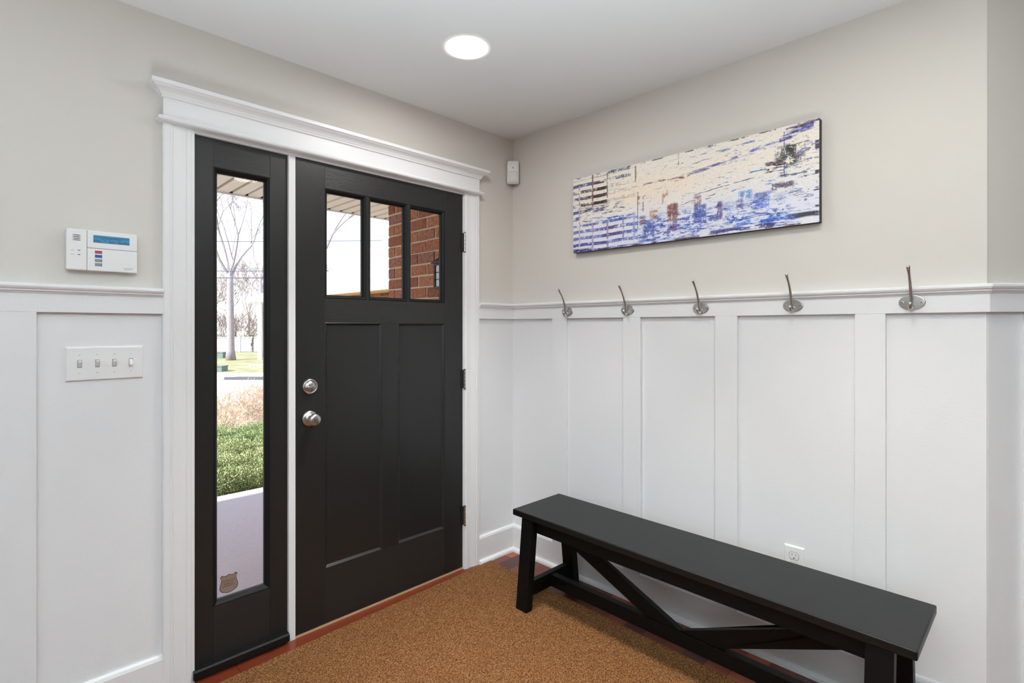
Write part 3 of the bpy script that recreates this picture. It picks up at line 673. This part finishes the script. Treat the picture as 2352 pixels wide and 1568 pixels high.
def brace(x0, x1):    # (s) low end at the centre, high end towards the leg
    sg = 1 if x1 > x0 else -1; k = .427
    b = MB(BF)
    zl = .111; s_low = x0
    P = []
    # lower edge: passes s_low at z .105 ; upper edge is .069 above
    smax = abs(x1-x0)
    def zlow(u): return .1165+k*(u-.11)
    pts = [(0, .117), (.115, .117), (smax, zlow(smax)), (smax, min(TZ, zlow(smax)+.069)), (max(0, (TZ-.069-.1165)/k+.11) if False else smax-.0001, min(TZ, zlow(smax)+.0691)), (0.0, .14)]
    pts = [(0, .1202), (.154, .1202), (smax, .054+k*smax), (smax, TZ), ((TZ-.124)/k, TZ), (0, .124)]
    if sg < 0: pts = pts[::-1]
    b.rings([[BP(x0+sg*u, .156, z) for u, z in pts], [BP(x0+sg*u, .182, z) for u, z in pts]])
    b.build('brace', M['bench_dark'], root, .0015)
brace(mc-.0008, S1+.050); brace(mc+.0008, S2+.019)

# ------------------------------------------------------------------ outside: porch
M['conc'] = NT('porch_concrete')
t = M['conc']; v = t.coord(); n = t.noise(v, 60, 4, .7); n2 = t.noise(v, 2.5, 3); n3 = t.noise(v, 220, 2, .8)
c = t.mix(n, lin((170, 160, 170)), lin((214, 204, 208))); c = t.mix(t.math('MULTIPLY', n2, .5), c, lin((205, 180, 172)))
spk = t.ramp(n3, [(0, (0, 0, 0, 1)), (.66, (0, 0, 0, 1)), (.72, (1, 1, 1, 1))]); c = t.mix(t.math('MULTIPLY', spk, .55), c, lin((84, 74, 82)))
t.bump(n3, .5, .002); M['conc'] = t.set(Base_Color=c, Roughness=.85)
b = MB(); b.box(-7.5, -.05, .15, 2.62, -.25, -.09)
st(b.build('floor_porch', M['conc'], bevel=.006), 'shaded concrete porch slab outside the door', 'porch floor')
def soffit_mat():
    t = NT('beige_vinyl_soffit'); s = t.n.new('ShaderNodeSeparateXYZ'); t.link(t.coord(), s.inputs[0])
    f = t.math('FRACT', t.math('MULTIPLY', s.outputs['X'], 1/.0105)); g = t.math('FRACT', t.math('MULTIPLY', s.outputs['Y'], 1/.022))
    m = t.math('MULTIPLY', t.math('LESS_THAN', f, .35), t.math('LESS_THAN', g, .72))
    c = t.mix(m, lin((248, 238, 238)), lin((224, 206, 202)))
    return t.set(Base_Color=c, Roughness=.5)
sf = soffit_mat(); sfp = plain('beige_vinyl_groove', (178, 158, 150), .5); gd = plain('dark_gap', (40, 36, 34), .8)
b = MB(); PZ = 2.405; x = -6.6
g0 = -.0284-.118*56
b.box(-6.7, 3.2, .15, 2.39, PZ+.012, PZ+.05, 1)
k = 0
while g0+k*.118 < 3.0:
    a = g0+k*.118; b.box(a+.028, a+.118, .15, 2.385, PZ, PZ+.013, 0); b.box(a+.001, a+.0275, 2.378, 2.386, PZ+.0005, PZ+.012, 2); k += 1
so = st(b.build('ceiling_porch', [sf, sfp, gd], origin=(0, 0, PZ)), 'beige vinyl porch soffit seen through the glass', 'porch soffit')
b = MB(); b.box(-6.7, 3.2, 2.386, 2.40, PZ-.012, PZ+.2); st(b.build('trim_10', plain('white_fascia', (236, 236, 240), .5)), 'white fascia edge of the porch roof', 'fascia')
b = MB(); b.prism_z(PZ+.05, PZ+.16, [(-6.7, .15), (3.2, .15), (3.2, 2.386), (-6.7, 2.386)])
st(b.build('roof_porch', plain('roof_felt', (90, 88, 86), .9)), 'porch roof deck above the soffit', 'roof')
# brick side wall of the porch: every brick modelled in one wall mesh
def brick_mat():
    t = NT('rough_red_brick'); gi = t.n.new('ShaderNodeNewGeometry'); v = t.coord()
    r_ = t.ramp(gi.outputs['Random Per Island'], [(0, lin((158, 98, 76))), (.35, lin((186, 116, 88))), (.7, lin((206, 140, 104))), (1, lin((172, 120, 116)))])
    n = t.noise(v, 45, 5, .75); n2 = t.noise(v, 160, 3, .7)
    c = t.mix(t.ramp(n, [(.35, (0, 0, 0, 1)), (.62, (1, 1, 1, 1))]), t.mix(.6, r_, lin((70, 40, 34))), r_)
    h = t.math('ADD', t.math('MULTIPLY', n, 1.5), n2); t.bump(h, 1.0, .006)
    return t.set(Base_Color=c, Roughness=.9)
M['brick'] = brick_mat(); M['mortar'] = plain('pale_mortar', (196, 176, 156), .9, 0, .6, 150)
def brick_wall(name, lab, fr, s0, s1, z0, z1, seed, L=.200, Hh=.0815, m=.011, thick=.1):
    rng = random.Random(seed); b = MB(fr); b.box(s0+.004, s1-.004, -thick, -.006, z0, z1, 1)
    z = z0; row = 0
    while z < z1-.02:
        s = s1-(0 if row % 2 else L/2)
        s_hi = s1
        while s_hi > s0+.02:
            ln = (L/2 if (s_hi == s1 and row % 2 == 0) else L)-m
            lo = max(s0, s_hi-ln); d = rng.uniform(-.003, .003)
            j = lambda q: q+rng.uniform(-.0022, .0022)
            P = []
            for dd, ins in ((-.03, 0), (d-.004, 0), (d+.001, .006)):
                P.append([fr.p(j(lo+ins), dd, j(z+ins)), fr.p(j(s_hi-ins), dd, j(z+ins)), fr.p(j(s_hi-ins), dd, j(z+Hh-m-ins)), fr.p(j(lo+ins), dd, j(z+Hh-m-ins))])
            b.rings(P, True, 0); s_hi = lo-m
        z += Hh; row += 1
    return st(b.build(name, [M['brick'], M['mortar']]), lab, 'brick wall')
BR = Fr((-.05, 0, 0), (0, 1, 0), (-1, 0, 0))
brick_wall('wall_porch', 'rough red brick side wall of the porch seen through the door panes', BR, .155, 1.305, -.10, PZ-.002, 5)
BE = Fr((-.05+.1, 1.305, 0), (-1, 0, 0), (0, 1, 0))
b = MB(); b.box(-.045, 3.2, 1.10, 1.296, -.3, PZ-.003); st(b.build('wall_porch_end', M['mortar']), 'end of the porch side wall', 'wall')

# wall lantern
lk = plain('black_lantern_metal', (30, 27, 27), .45, .3)
LX, LY = -.195, .345
root = empty('wall_lantern', (-.05, LY, 1.53)); tag(root, 'black metal wall lantern with milky panes on the brick porch wall', 'wall lantern')
b = MB(); b.box(-.062, -.0505, LY-.05, LY+.05, 1.66, 1.86); b.build('wall_plate', lk, root, .003)
b = MB(); b.tube([(-.055, LY, 1.80), (-.10, LY, 1.835), (-.16, LY, 1.84), (-.20, LY, 1.82), (LX, LY, 1.79)], .008, 8); b.build('bracket', lk, root, smooth=True)
def sq(h, z): return [(LX-h, LY-h, z), (LX+h, LY-h, z), (LX+h, LY+h, z), (LX-h, LY+h, z)]
b = MB(); b.rings([sq(.090, 1.702), sq(.090, 1.710), sq(.055, 1.742), sq(.028, 1.775), sq(.022, 1.80)]); b.build('roof', lk, root)
b = MB(); b.rings([sq(.078, 1.545), sq(.078, 1.560)]); b.rings([sq(.078, 1.690), sq(.078, 1.7018)])
for i in (-1, 1):
    for j in (-1, 1): b.box(LX+i*.072-.007, LX+i*.072+.007, LY+j*.072-.007, LY+j*.072+.007, 1.5602, 1.6898)
for z in (1.603, 1.647):
    b.box(LX-.0735, LX+.0735, LY-.0735, LY-.0705, z-.0025, z+.0025); b.box(LX-.0735, LX+.0735, LY+.0705, LY+.0735, z-.0025, z+.0025)
    b.box(LX-.0735, LX-.0705, LY-.070, LY+.070, z-.0025, z+.0025); b.box(LX+.0705, LX+.0735, LY-.070, LY+.070, z-.0025, z+.0025)
b.build('cage', lk, root)
b = MB(); b.rings([sq(.069, 1.5603), sq(.069, 1.6897)]); b.build('milky_pane', M['milk'], root)
root.location.z += .013

# ------------------------------------------------------------------ neighbouring wing with shingle roof
def shingle():
    t = NT('pale_asphalt_shingles'); v = t.coord((1, 1, 1)); s = t.n.new('ShaderNodeSeparateXYZ'); t.link(v, s.inputs[0])
    rw = t.math('MULTIPLY', s.outputs['X'], 1/.14); r0 = t.math('FLOOR', rw)
    w_ = t.node('ShaderNodeTexWhiteNoise', noise_dimensions='1D'); t.link(r0, w_.inputs['W'])
    cl = t.math('FLOOR', t.math('ADD', t.math('MULTIPLY', s.outputs['Y'], 3.0), t.math('MULTIPLY', w_.outputs['Value'], 7)))
    w2 = t.node('ShaderNodeTexWhiteNoise', noise_dimensions='2D'); cb = t.n.new('ShaderNodeCombineXYZ'); t.link(r0, cb.inputs[0]); t.link(cl, cb.inputs[1]); t.link(cb.outputs[0], w2.inputs['Vector'])
    ln = t.math('MULTIPLY', t.math('LESS_THAN', t.math('FRACT', rw), .16), t.math('GREATER_THAN', w2.outputs['Value'], .45))
    c = t.mix(w2.outputs['Value'], lin((188, 190, 198)), lin((225, 226, 230))); c = t.mix(ln, c, lin((104, 108, 124)))
    return t.set(Base_Color=c, Roughness=.9)
EX, RZ0 = 3.75, 2.27
root = empty('garage_wing', (EX+.4, 9, -.9)); tag(root, 'brick garage wing with a pale shingle roof beyond the porch', 'building')
b = MB(); b.rings([[(EX+.0, 4.5, RZ0), (7.6, 4.5, 4.65), (7.6, 4.5, 4.50), (EX+.03, 4.5, RZ0-.03)], [(EX+.0, 12.6, RZ0), (7.6, 12.6, 4.65), (7.6, 12.6, 4.50), (EX+.03, 12.6, RZ0-.03)]])
b.rings([[(7.6, 4.5, 4.65), (11.4, 4.5, RZ0), (11.4, 4.5, RZ0-.1), (7.6, 4.5, 4.5)], [(7.6, 12.6, 4.65), (11.4, 12.6, RZ0), (11.4, 12.6, RZ0-.1), (7.6, 12.6, 4.5)]])
b.build('roof', shingle(), root, origin=(EX, 4.5, RZ0))
b = MB(); b.prism_z(RZ0-.155, RZ0-.02, [(EX-.10, 4.5), (EX+.012, 4.5), (EX+.012, 12.6), (EX-.10, 12.6)]); b.build('gutter', plain('beige_gutter', (226, 212, 190), .4), root)
b = MB(); b.box(EX, EX+.40, 4.52, 12.58, RZ0-.165, RZ0-.15); b.build('eave_soffit', plain('tan_soffit', (220, 190, 160), .6), root)
b = MB(); b.box(EX+.35, 11, 4.6, 12.5, -1.1, RZ0-.165)
b.rings([[(EX+.35, 4.6, RZ0-.165), (11, 4.6, RZ0-.165), (7.6, 4.6, 4.48)], [(EX+.35, 12.5, RZ0-.165), (11, 12.5, RZ0-.165), (7.6, 12.5, 4.48)]])
t = NT('orange_brick_pattern'); bk = t.n.new('ShaderNodeTexBrick'); sxyz = t.n.new('ShaderNodeSeparateXYZ'); cxyz = t.n.new('ShaderNodeCombineXYZ'); t.link(t.coord(), sxyz.inputs[0])
t.link(t.math('ADD', sxyz.outputs['X'], sxyz.outputs['Y']), cxyz.inputs[0]); t.link(sxyz.outputs['Z'], cxyz.inputs[1]); t.link(cxyz.outputs[0], bk.inputs['Vector'])
bk.inputs['Scale'].default_value = 1; bk.inputs['Brick Width'].default_value = .2; bk.inputs['Row Height'].default_value = .08; bk.inputs['Mortar Size'].default_value = .006
bk.inputs['Color1'].default_value = lin((138, 78, 52)); bk.inputs['Color2'].default_value = lin((104, 58, 42)); bk.inputs['Mortar'].default_value = lin((142, 128, 112))
b.build('brick_wall', t.set(Base_Color=bk.outputs['Color'], Roughness=.9), root)

# ------------------------------------------------------------------ yard, road (laid out in view-aligned strips: the street runs at 45 degrees to the house)
ST = Fr((CAM.x, CAM.y, 0), tuple(RT), tuple(FW))       # s right, d distance
def gz(y):
    return float(np.interp(y, [2.0, 3.5, 7.0, 15.0, 400], [-.26, -.28, -.42, -1.02, -1.02]))
M['lawn'] = NT('sunlit_lawn'); t = M['lawn']; v = t.coord()
c = t.ramp(t.noise(v, 1.1, 5, .7), [(.35, lin((136, 134, 98))), (.5, lin((164, 156, 124))), (.7, lin((190, 178, 150)))])
c2 = t.mix(t.math('MULTIPLY', t.noise(v, 26, 3, .8), .6), c, lin((110, 118, 70))); t.bump(t.noise(v, 60, 3), .6, .03); M['lawn'] = t.set(Base_Color=c2, Roughness=.95)
ys = [2.0, 2.62, 3.5, 5, 7.0, 9, 11, 13, 15.0, 20, 40, 80, 170]; b = MB()
vs = [(x_, y_, gz(y_)) for y_ in ys for x_ in (-60, 160)]
b.add(vs, [(2*i, 2*i+1, 2*i+3, 2*i+2) for i in range(len(ys)-1)])
st(b.build('ground', M['lawn'], origin=(0, 0, 0)), 'pale winter lawn and yard outside', 'lawn')
def slab(name, lab, cat, d0, d1, s0, s1, z, h, mat):
    b = MB(ST); b.box(s0, s1, d0, d1, z, z+h); return st(b.build(name, mat), lab, cat)
asph = plain('sun_bleached_asphalt', (200, 202, 212), .9, 0, .4, 60, .08); conc2 = plain('pale_sidewalk_concrete', (226, 222, 220), .9, 0, .2, 40)
slab('road', 'pale asphalt street behind the bare shrubs', 'road', 15.6, 23.3, -60, 40, -1.03, .015, asph)
slab('curb', 'low concrete curb along the far side of the street', 'curb', 23.3, 23.46, -12.75, 40, -1.03, .14, plain('curb_concrete', (84, 84, 94), .9))
slab('sidewalk', 'concrete sidewalk across the street', 'sidewalk', 25.2, 26.9, -60, 40, -1.03, .02, conc2)
slab('driveway', 'concrete driveway apron at the far curb', 'driveway', 23.47, 25.19, -30, -13.0, -1.03, .022, conc2)

# ------------------------------------------------------------------ vegetation
def leaf_cloud(mb, centers, n, size, rng, up=.3, m=0, aspect=2.2):
    ce = np.array(centers)[rng.integers(len(centers), size=n)]
    nrm = lambda q: q/(np.linalg.norm(q, axis=1, keepdims=True)+1e-9)
    d = nrm(rng.normal(size=(n, 3))); flip = rng.random(n) < .85; d[flip, 2] = np.abs(d[flip, 2])
    p = ce[:, :3]+d*ce[:, 3:]*rng.uniform(.72, 1.05, (n, 1))
    a = d+rng.normal(size=(n, 3))*.5; a[:, 2] += up; a = nrm(a); q = nrm(np.cross(a, rng.normal(size=(n, 3))))
    s_ = size*rng.uniform(.5, 1.4, (n, 1))
    V = np.stack([p-q*s_/aspect, p+q*s_/aspect, p+a*s_], 1).reshape(-1, 3)
    base_ = len(mb.v); mb.v += [tuple(x) for x in V.tolist()]; F = (np.arange(3*n).reshape(-1, 3)+base_).tolist(); mb.f += F; mb.mi += [m]*n
jm = []
for i, (ca, cb_) in enumerate((((122, 146, 98), (188, 198, 142)), ((138, 154, 104), (208, 208, 156)))):
    t = NT('juniper_foliage_%d' % i); gi = t.n.new('ShaderNodeNewGeometry')
    c = t.ramp(gi.outputs['Random Per Island'], [(0, lin((96, 120, 88))), (.45, lin(ca)), (.85, lin(cb_)), (1, lin((214, 196, 150)))]); t.set(Base_Color=c, Roughness=.8)
    jm.append(t.m)
rng = np.random.default_rng(3)
jun = [(-1.05, 3.25, .85, .62, .36), (-.25, 3.30, .80, .62, .34), (.55, 3.2, .8, .62, .36), (-.55, 4.15, .85, .7, .40), (.35, 4.35, .85, .75, .40), (1.2, 4.1, .8, .7, .38), (.0, 5.2, .9, .7, .42), (.95, 5.25, .8, .7, .46), (-1.6, 4.3, .9, .7, .4), (-.9, 5.3, .9, .7, .42)]
jl = ['at the left end of the row nearest the porch slab', 'nearest the porch slab, in the middle of the view through the sidelight', 'nearest the porch slab on the right, toward the brick wall',
      'in the middle row, left of centre', 'in the middle row at its centre', 'in the middle row at its right end', 'in the back row at the foot of the bare shrub', 'in the back row at its right end',
      'in the middle row at its far left', 'in the back row at its left end']
for i, (x_, y_, rx_, ry_, h_) in enumerate(jun):
    b = MB(); z_ = gz(y_); cs = []
    cs.append((x_, y_, z_, rx_*.85, ry_*.85, h_*.75))
    for k in range(26):
        a = rng.uniform(0, 6.28); q = rng.uniform(.2, .85)
        cs.append((x_+math.cos(a)*rx_*q, y_+math.sin(a)*ry_*q, z_+h_*(.30+.3*(1-q)), .16, .16, .17))
    leaf_cloud(b, cs, 42000, .014, rng, .35, 0, 3.4)
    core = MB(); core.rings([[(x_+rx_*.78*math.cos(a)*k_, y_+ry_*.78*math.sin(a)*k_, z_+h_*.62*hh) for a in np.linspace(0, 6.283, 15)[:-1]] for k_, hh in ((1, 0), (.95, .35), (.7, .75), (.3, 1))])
    root = empty('juniper_shrub', (x_, y_, z_)); tag(root, 'spreading green juniper '+jl[i], 'shrub', 'junipers between the porch and the bare shrubs')
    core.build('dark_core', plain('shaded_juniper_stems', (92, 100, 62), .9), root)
    b.build('foliage', jm[i % 2], root)

def grow(mb, p, d, r, L, depth, rng, spread=.6, nch=(2, 3), seg=3, sides=5, gnarl=.18, minr=.0015, up=.12, shrink=.72):
    pts = [np.array(p, float)]; rad = [r]; dd = np.array(d, float); dd /= np.linalg.norm(dd)
    for k in range(seg):
        dd = dd+rng.normal(size=3)*gnarl; dd[2] += up*.3; dd /= np.linalg.norm(dd)
        pts.append(pts[-1]+dd*L/seg); rad.append(max(minr, r*(1-(.35*(k+1)/seg))))
    mb.tube(pts, rad, sides if r > .02 else 3, cap=False)
    if depth <= 0: return
    n = rng.integers(nch[0], nch[1]+1)
    for k in range(n):
        q = rng.normal(size=3); q -= dd*np.dot(q, dd); q /= (np.linalg.norm(q)+1e-9)
        nd = dd*1.0+q*spread*rng.uniform(.6, 1.3)+np.array([0, 0, up])
        i0 = len(pts)-1 if k < 2 else rng.integers(1, len(pts))
        grow(mb, pts[i0], nd, max(minr, rad[i0]*rng.uniform(.55, .78)), L*rng.uniform(shrink-.1, shrink+.1), depth-1, rng, spread, nch, seg, sides, gnarl, minr, up, shrink)
twig = plain('bare_twig_bark', (214, 190, 172), .9, 0, 0, 30, .25); twig2 = plain('greyish_twig_bark', (196, 178, 168), .9, 0, 0, 30, .2)
def bare_shrub(x_, y_, lab, seed, H=.80, R=.65, mt=twig):
    rng = np.random.default_rng(seed); b = MB(); z_ = gz(y_)-.02
    for k in range(24):
        a = rng.uniform(0, 6.28); t_ = rng.uniform(.15, 1.15)
        grow(b, (x_+rng.normal()*.05, y_+rng.normal()*.05, z_), (math.cos(a)*t_, math.sin(a)*t_, 1.0), rng.uniform(.009, .017), H*.31, 5, rng, .68, (2, 3), 2, 3, .24, .0017, .10, .76)
    o = b.build('bare_shrub', mt); tag(o, lab, 'shrub', 'bare shrubs at the edge of the yard')
bare_shrub(.38, 6.42, 'leafless tan twiggy shrub directly behind the junipers, centre of the sidelight view', 21, .86)
bare_shrub(1.25, 6.25, 'leafless twiggy shrub behind the junipers on the right', 22, .84, mt=twig2)
bare_shrub(-.55, 6.9, 'leafless twiggy shrub behind the junipers on the left', 23, .84)
bare_shrub(1.05, 7.5, 'leafless twiggy shrub set back nearer the street', 25, .85)

bark = NT('pale_grey_bark'); t = bark; v = t.coord((3, 3, 1)); c = t.mix(t.noise(v, 6, 5, .7), lin((104, 98, 106)), lin((186, 180, 184))); t.bump(t.noise(v, 18, 4), .8, .03); bark = t.set(Base_Color=c, Roughness=.95)
branch_m = plain('grey_branch_bark', (146, 138, 142), .9, 0, 0, 3, .2)
brown = plain('warm_bare_branches', (146, 130, 124), .95, 0, 0, 3, .2)
def tree(s_, d_, r, hfork, lab, seed, lean=(0, 0), depth=6, L=3.2, mt=None, bmt=None, flare=1.35, nb=4, minr=.012, name='bare_tree', grp='bare trees across the street', spread=.55):
    rng = np.random.default_rng(seed); p0 = ST.p(s_, d_, -1.03)
    root = empty(name, p0); tag(root, lab, 'tree', grp)
    b = MB(); P = []; R_ = []
    for k in range(9):
        h = hfork*k/8; P.append(p0+RT*(lean[0]*h/hfork)+FW*(lean[1]*h/hfork)+Vector((0, 0, h))); R_.append(r*(1-.25*k/8)*(1+(flare-1)*math.exp(-h/.35)))
    b.tube(P, R_, 12); b.build('trunk', mt or bark, root, smooth=True)
    b = MB(); tp = P[-1]
    for k in range(nb):
        a = 2*math.pi*(k+rng.uniform(-.2, .2))/nb; t_ = rng.uniform(.35, .85)
        grow(b, tp-Vector((0, 0, rng.uniform(0, hfork*.12))), (math.cos(a)*t_, math.sin(a)*t_, 1), r*rng.uniform(.30, .46), L, depth, rng, spread, (2, 3), 5, 6, .09, minr, .10, .74)
    b.build('branches', mt or branch_m, root)
tree(-20.05, 37.5, .27, 6.2, 'large pale bare tree trunk on the lawn, centre of the sidelight view', 31, (-.05, 0), 6, 3.4)
tree(-19.62, 41.5, .17, 6.5, 'second pale bare tree at the right edge of the sidelight view', 33, (-.25, 0), 5, 3.0)
tree(-9.9, 24.0, .20, 4.5, 'bare tree nearer the street with branches crossing the sky', 35, (0, 0), 6, 3.2, minr=.009)
for i, (s_, d_, hf, lab) in enumerate(((-36, 60, 3, 'leftmost background tree behind the white fence'), (-33, 66, 4, 'background tree behind the fence left of the large trunk'), (-30.5, 58, 2.5, 'low background tree behind the fence gate'), (-27, 68, 4, 'background tree behind the fence right of the large trunk'))):
    tree(s_, d_, .15, hf, 'brownish bare '+lab, 50+i, depth=5, L=2.2, mt=brown, nb=5, minr=.016, spread=.7)
for i, (s_, d_, lab) in enumerate(((-32.2, 53, 'left of the large trunk'), (-29.3, 54, 'just behind the large trunk'), (-26.4, 53, 'above the fence gate'), (-23.4, 54, 'right of the fence gate'))):
    rng = np.random.default_rng(80+i); b = MB(); p0 = ST.p(s_, d_, -1.03)
    for k in range(14):
        a = rng.uniform(0, 6.28); grow(b, p0, (math.cos(a)*.7, math.sin(a)*.7, 1), .045, 1.35, 4, rng, .6, (2, 3), 2, 3, .2, .014, .1, .76)
    tag(b.build('tall_bare_thicket', brown), 'brownish bare thicket behind the white fence, '+lab, 'shrub', 'thickets behind the white fence')

# white vinyl fence
vin = plain('white_vinyl', (188, 192, 212), .5); root = empty('vinyl_fence', ST.p(-26, 49.4, -1.03)); tag(root, 'white vinyl privacy fence with a gate across the street', 'fence')
edges = [-35.2, -32.8, -30.4, -28.0, -25.56]
def fence_panel(a0, a1, vert, name='fence_panel'):
    b = MB(ST); b.box(a0+.07, a1-.07, 49.38, 49.42, -.98, .16)
    n = int((a1-a0)/.16)
    for k in range(n):
        a = a0+.07+(a1-a0-.14)*k/n
        if vert: b.box(a+.006, a+(a1-a0-.14)/n-.006, 49.36, 49.379, -.97, .15)
    if not vert:
        for k in range(7): b.box(a0+.07, a1-.07, 49.36, 49.379, -.97+.16*k, -.97+.16*k+.145)
    b.box(a0+.07, a1-.07, 49.37, 49.43, .18, .24); b.box(a0+.07, a1-.07, 49.37, 49.43, .36, .42)
    kk = int((a1-a0)/.12)
    for k in range(kk): a = a0+.1+k*.12; b.box(a, a+.05, 49.385, 49.415, .24, .36)
    b.build(name, vin, root)
def post(a): b = MB(ST); b.box(a-.065, a+.065, 49.335, 49.465, -1.03, .48); b.rings([[ST.p(a-.08, 49.32, .48), ST.p(a+.08, 49.32, .48), ST.p(a+.08, 49.48, .48), ST.p(a-.08, 49.48, .48)], [ST.p(a-.01, 49.39, .56), ST.p(a+.01, 49.39, .56), ST.p(a+.01, 49.41, .56), ST.p(a-.01, 49.41, .56)]]); b.build('post', vin, root)
for a, c_ in zip(edges[:-1], edges[1:]): fence_panel(a, c_, False)
for a in edges: post(a)
fence_panel(-25.5, -24.36, True, 'gate'); b = MB(ST); b.box(-24.50, -24.44, 49.33, 49.36, -.45, -.15); b.build('gate_latch', M['black_slot'], root)
b = MB(ST); b.box(-24.37, -24.33, 49.40, 49.46, -.95, .35); b.build('gate_gap', M['grey_print'], root)
for a, c_ in ((-24.3, -22.0), (-22.0, -19.6), (-19.6, -17.2)): fence_panel(a, c_, True); post(c_)
# utility boxes
ub = plain('green_utility_box', (100, 120, 116), .6)
for s_, d_, w_, h_, lab in ((-15.66, 28.0, .75, .27, 'low grey-green utility box on the lawn near the sidewalk'), (-22.2, 40.0, .75, .42, 'grey-green utility box farther back by the fence')):
    b = MB(ST); b.box(s_-w_/2, s_+w_/2, d_-.3, d_+.3, -1.03, -1.03+h_); b.box(s_-w_/2-.03, s_+w_/2+.03, d_-.33, d_+.33, -1.03+h_, -1.03+h_+.04)
    tag(b.build('utility_box', ub), lab, 'utility box')
# stone edging
sg_ = plain('pale_edging_stone', (214, 206, 200), .9, 0, .5, 10, .2); rng = np.random.default_rng(9)
slabels = ['leftmost pale edging stone of the bed on the far lawn', 'second pale edging stone from the left of the bed', 'third pale edging stone from the left of the bed', 'third pale edging stone from the right of the bed', 'second pale edging stone from the right of the bed', 'rightmost pale edging stone of the bed on the far lawn']
for k in range(6):
    s_ = -15.6+k*.23; b = MB(ST); rr_ = .1+rng.uniform(-.01, .015)
    b.lathe(ST.p(s_, 31.4, -1.03), (0, 0, 1), [(rr_, 0), (rr_*1.05, .05), (rr_*.85, .12), (rr_*.4, .15)], 9)
    tag(b.build('edging_stone', sg_), slabels[k], 'stone', 'stones edging the bed on the far lawn')
# house across the street: white gabled porch roof on a column
root = empty('street_house', ST.p(-14, 40, -1.03)); tag(root, 'white house with a gabled porch roof across the street', 'house')
wh = plain('white_painted_siding', (236, 236, 240), .6)
b = MB(ST); b.rings([[ST.p(-19.25, 38, 3.15), ST.p(-9, 38, 3.15), ST.p(-9, 38, 3.4), ST.p(-14.1, 38, 5.2), ST.p(-19.25, 38, 3.36)], [ST.p(-19.25, 44, 3.15), ST.p(-9, 44, 3.15), ST.p(-9, 44, 3.4), ST.p(-14.1, 44, 5.2), ST.p(-19.25, 44, 3.36)]]); b.build('porch_roof', wh, root)
for a in (-18.35, -14.0, -9.8): b = MB(ST); b.box(a-.12, a+.12, 38.2, 38.44, -1.03, 3.15); b.build('column', wh, root)
b = MB(ST); b.box(-14.5, -5, 44, 52, -1.03, 3.3); b.build('siding_wall', wh, root)
# power lines
wire = plain('dark_power_cable', (70, 74, 92), .7)
for z_, r_, lab in ((5.03, .014, 'topmost dark power line crossing behind the sidelight'), (3.85, .007, 'thin power line, second from the top in the sidelight view'), (3.76, .017, 'thick power line, second from the bottom in the sidelight view'), (3.47, .022, 'lowest and thickest power line in the sidelight view')):
    b = MB(); n = 24; b.tube([ST.p(-34+54*k/n, 22.6, z_-.03+.0012*((-34+54*k/n)+12)**2) for k in range(n+1)], r_, 6)
    tag(b.build('power_line', wire), lab, 'power line', 'power lines along the street')
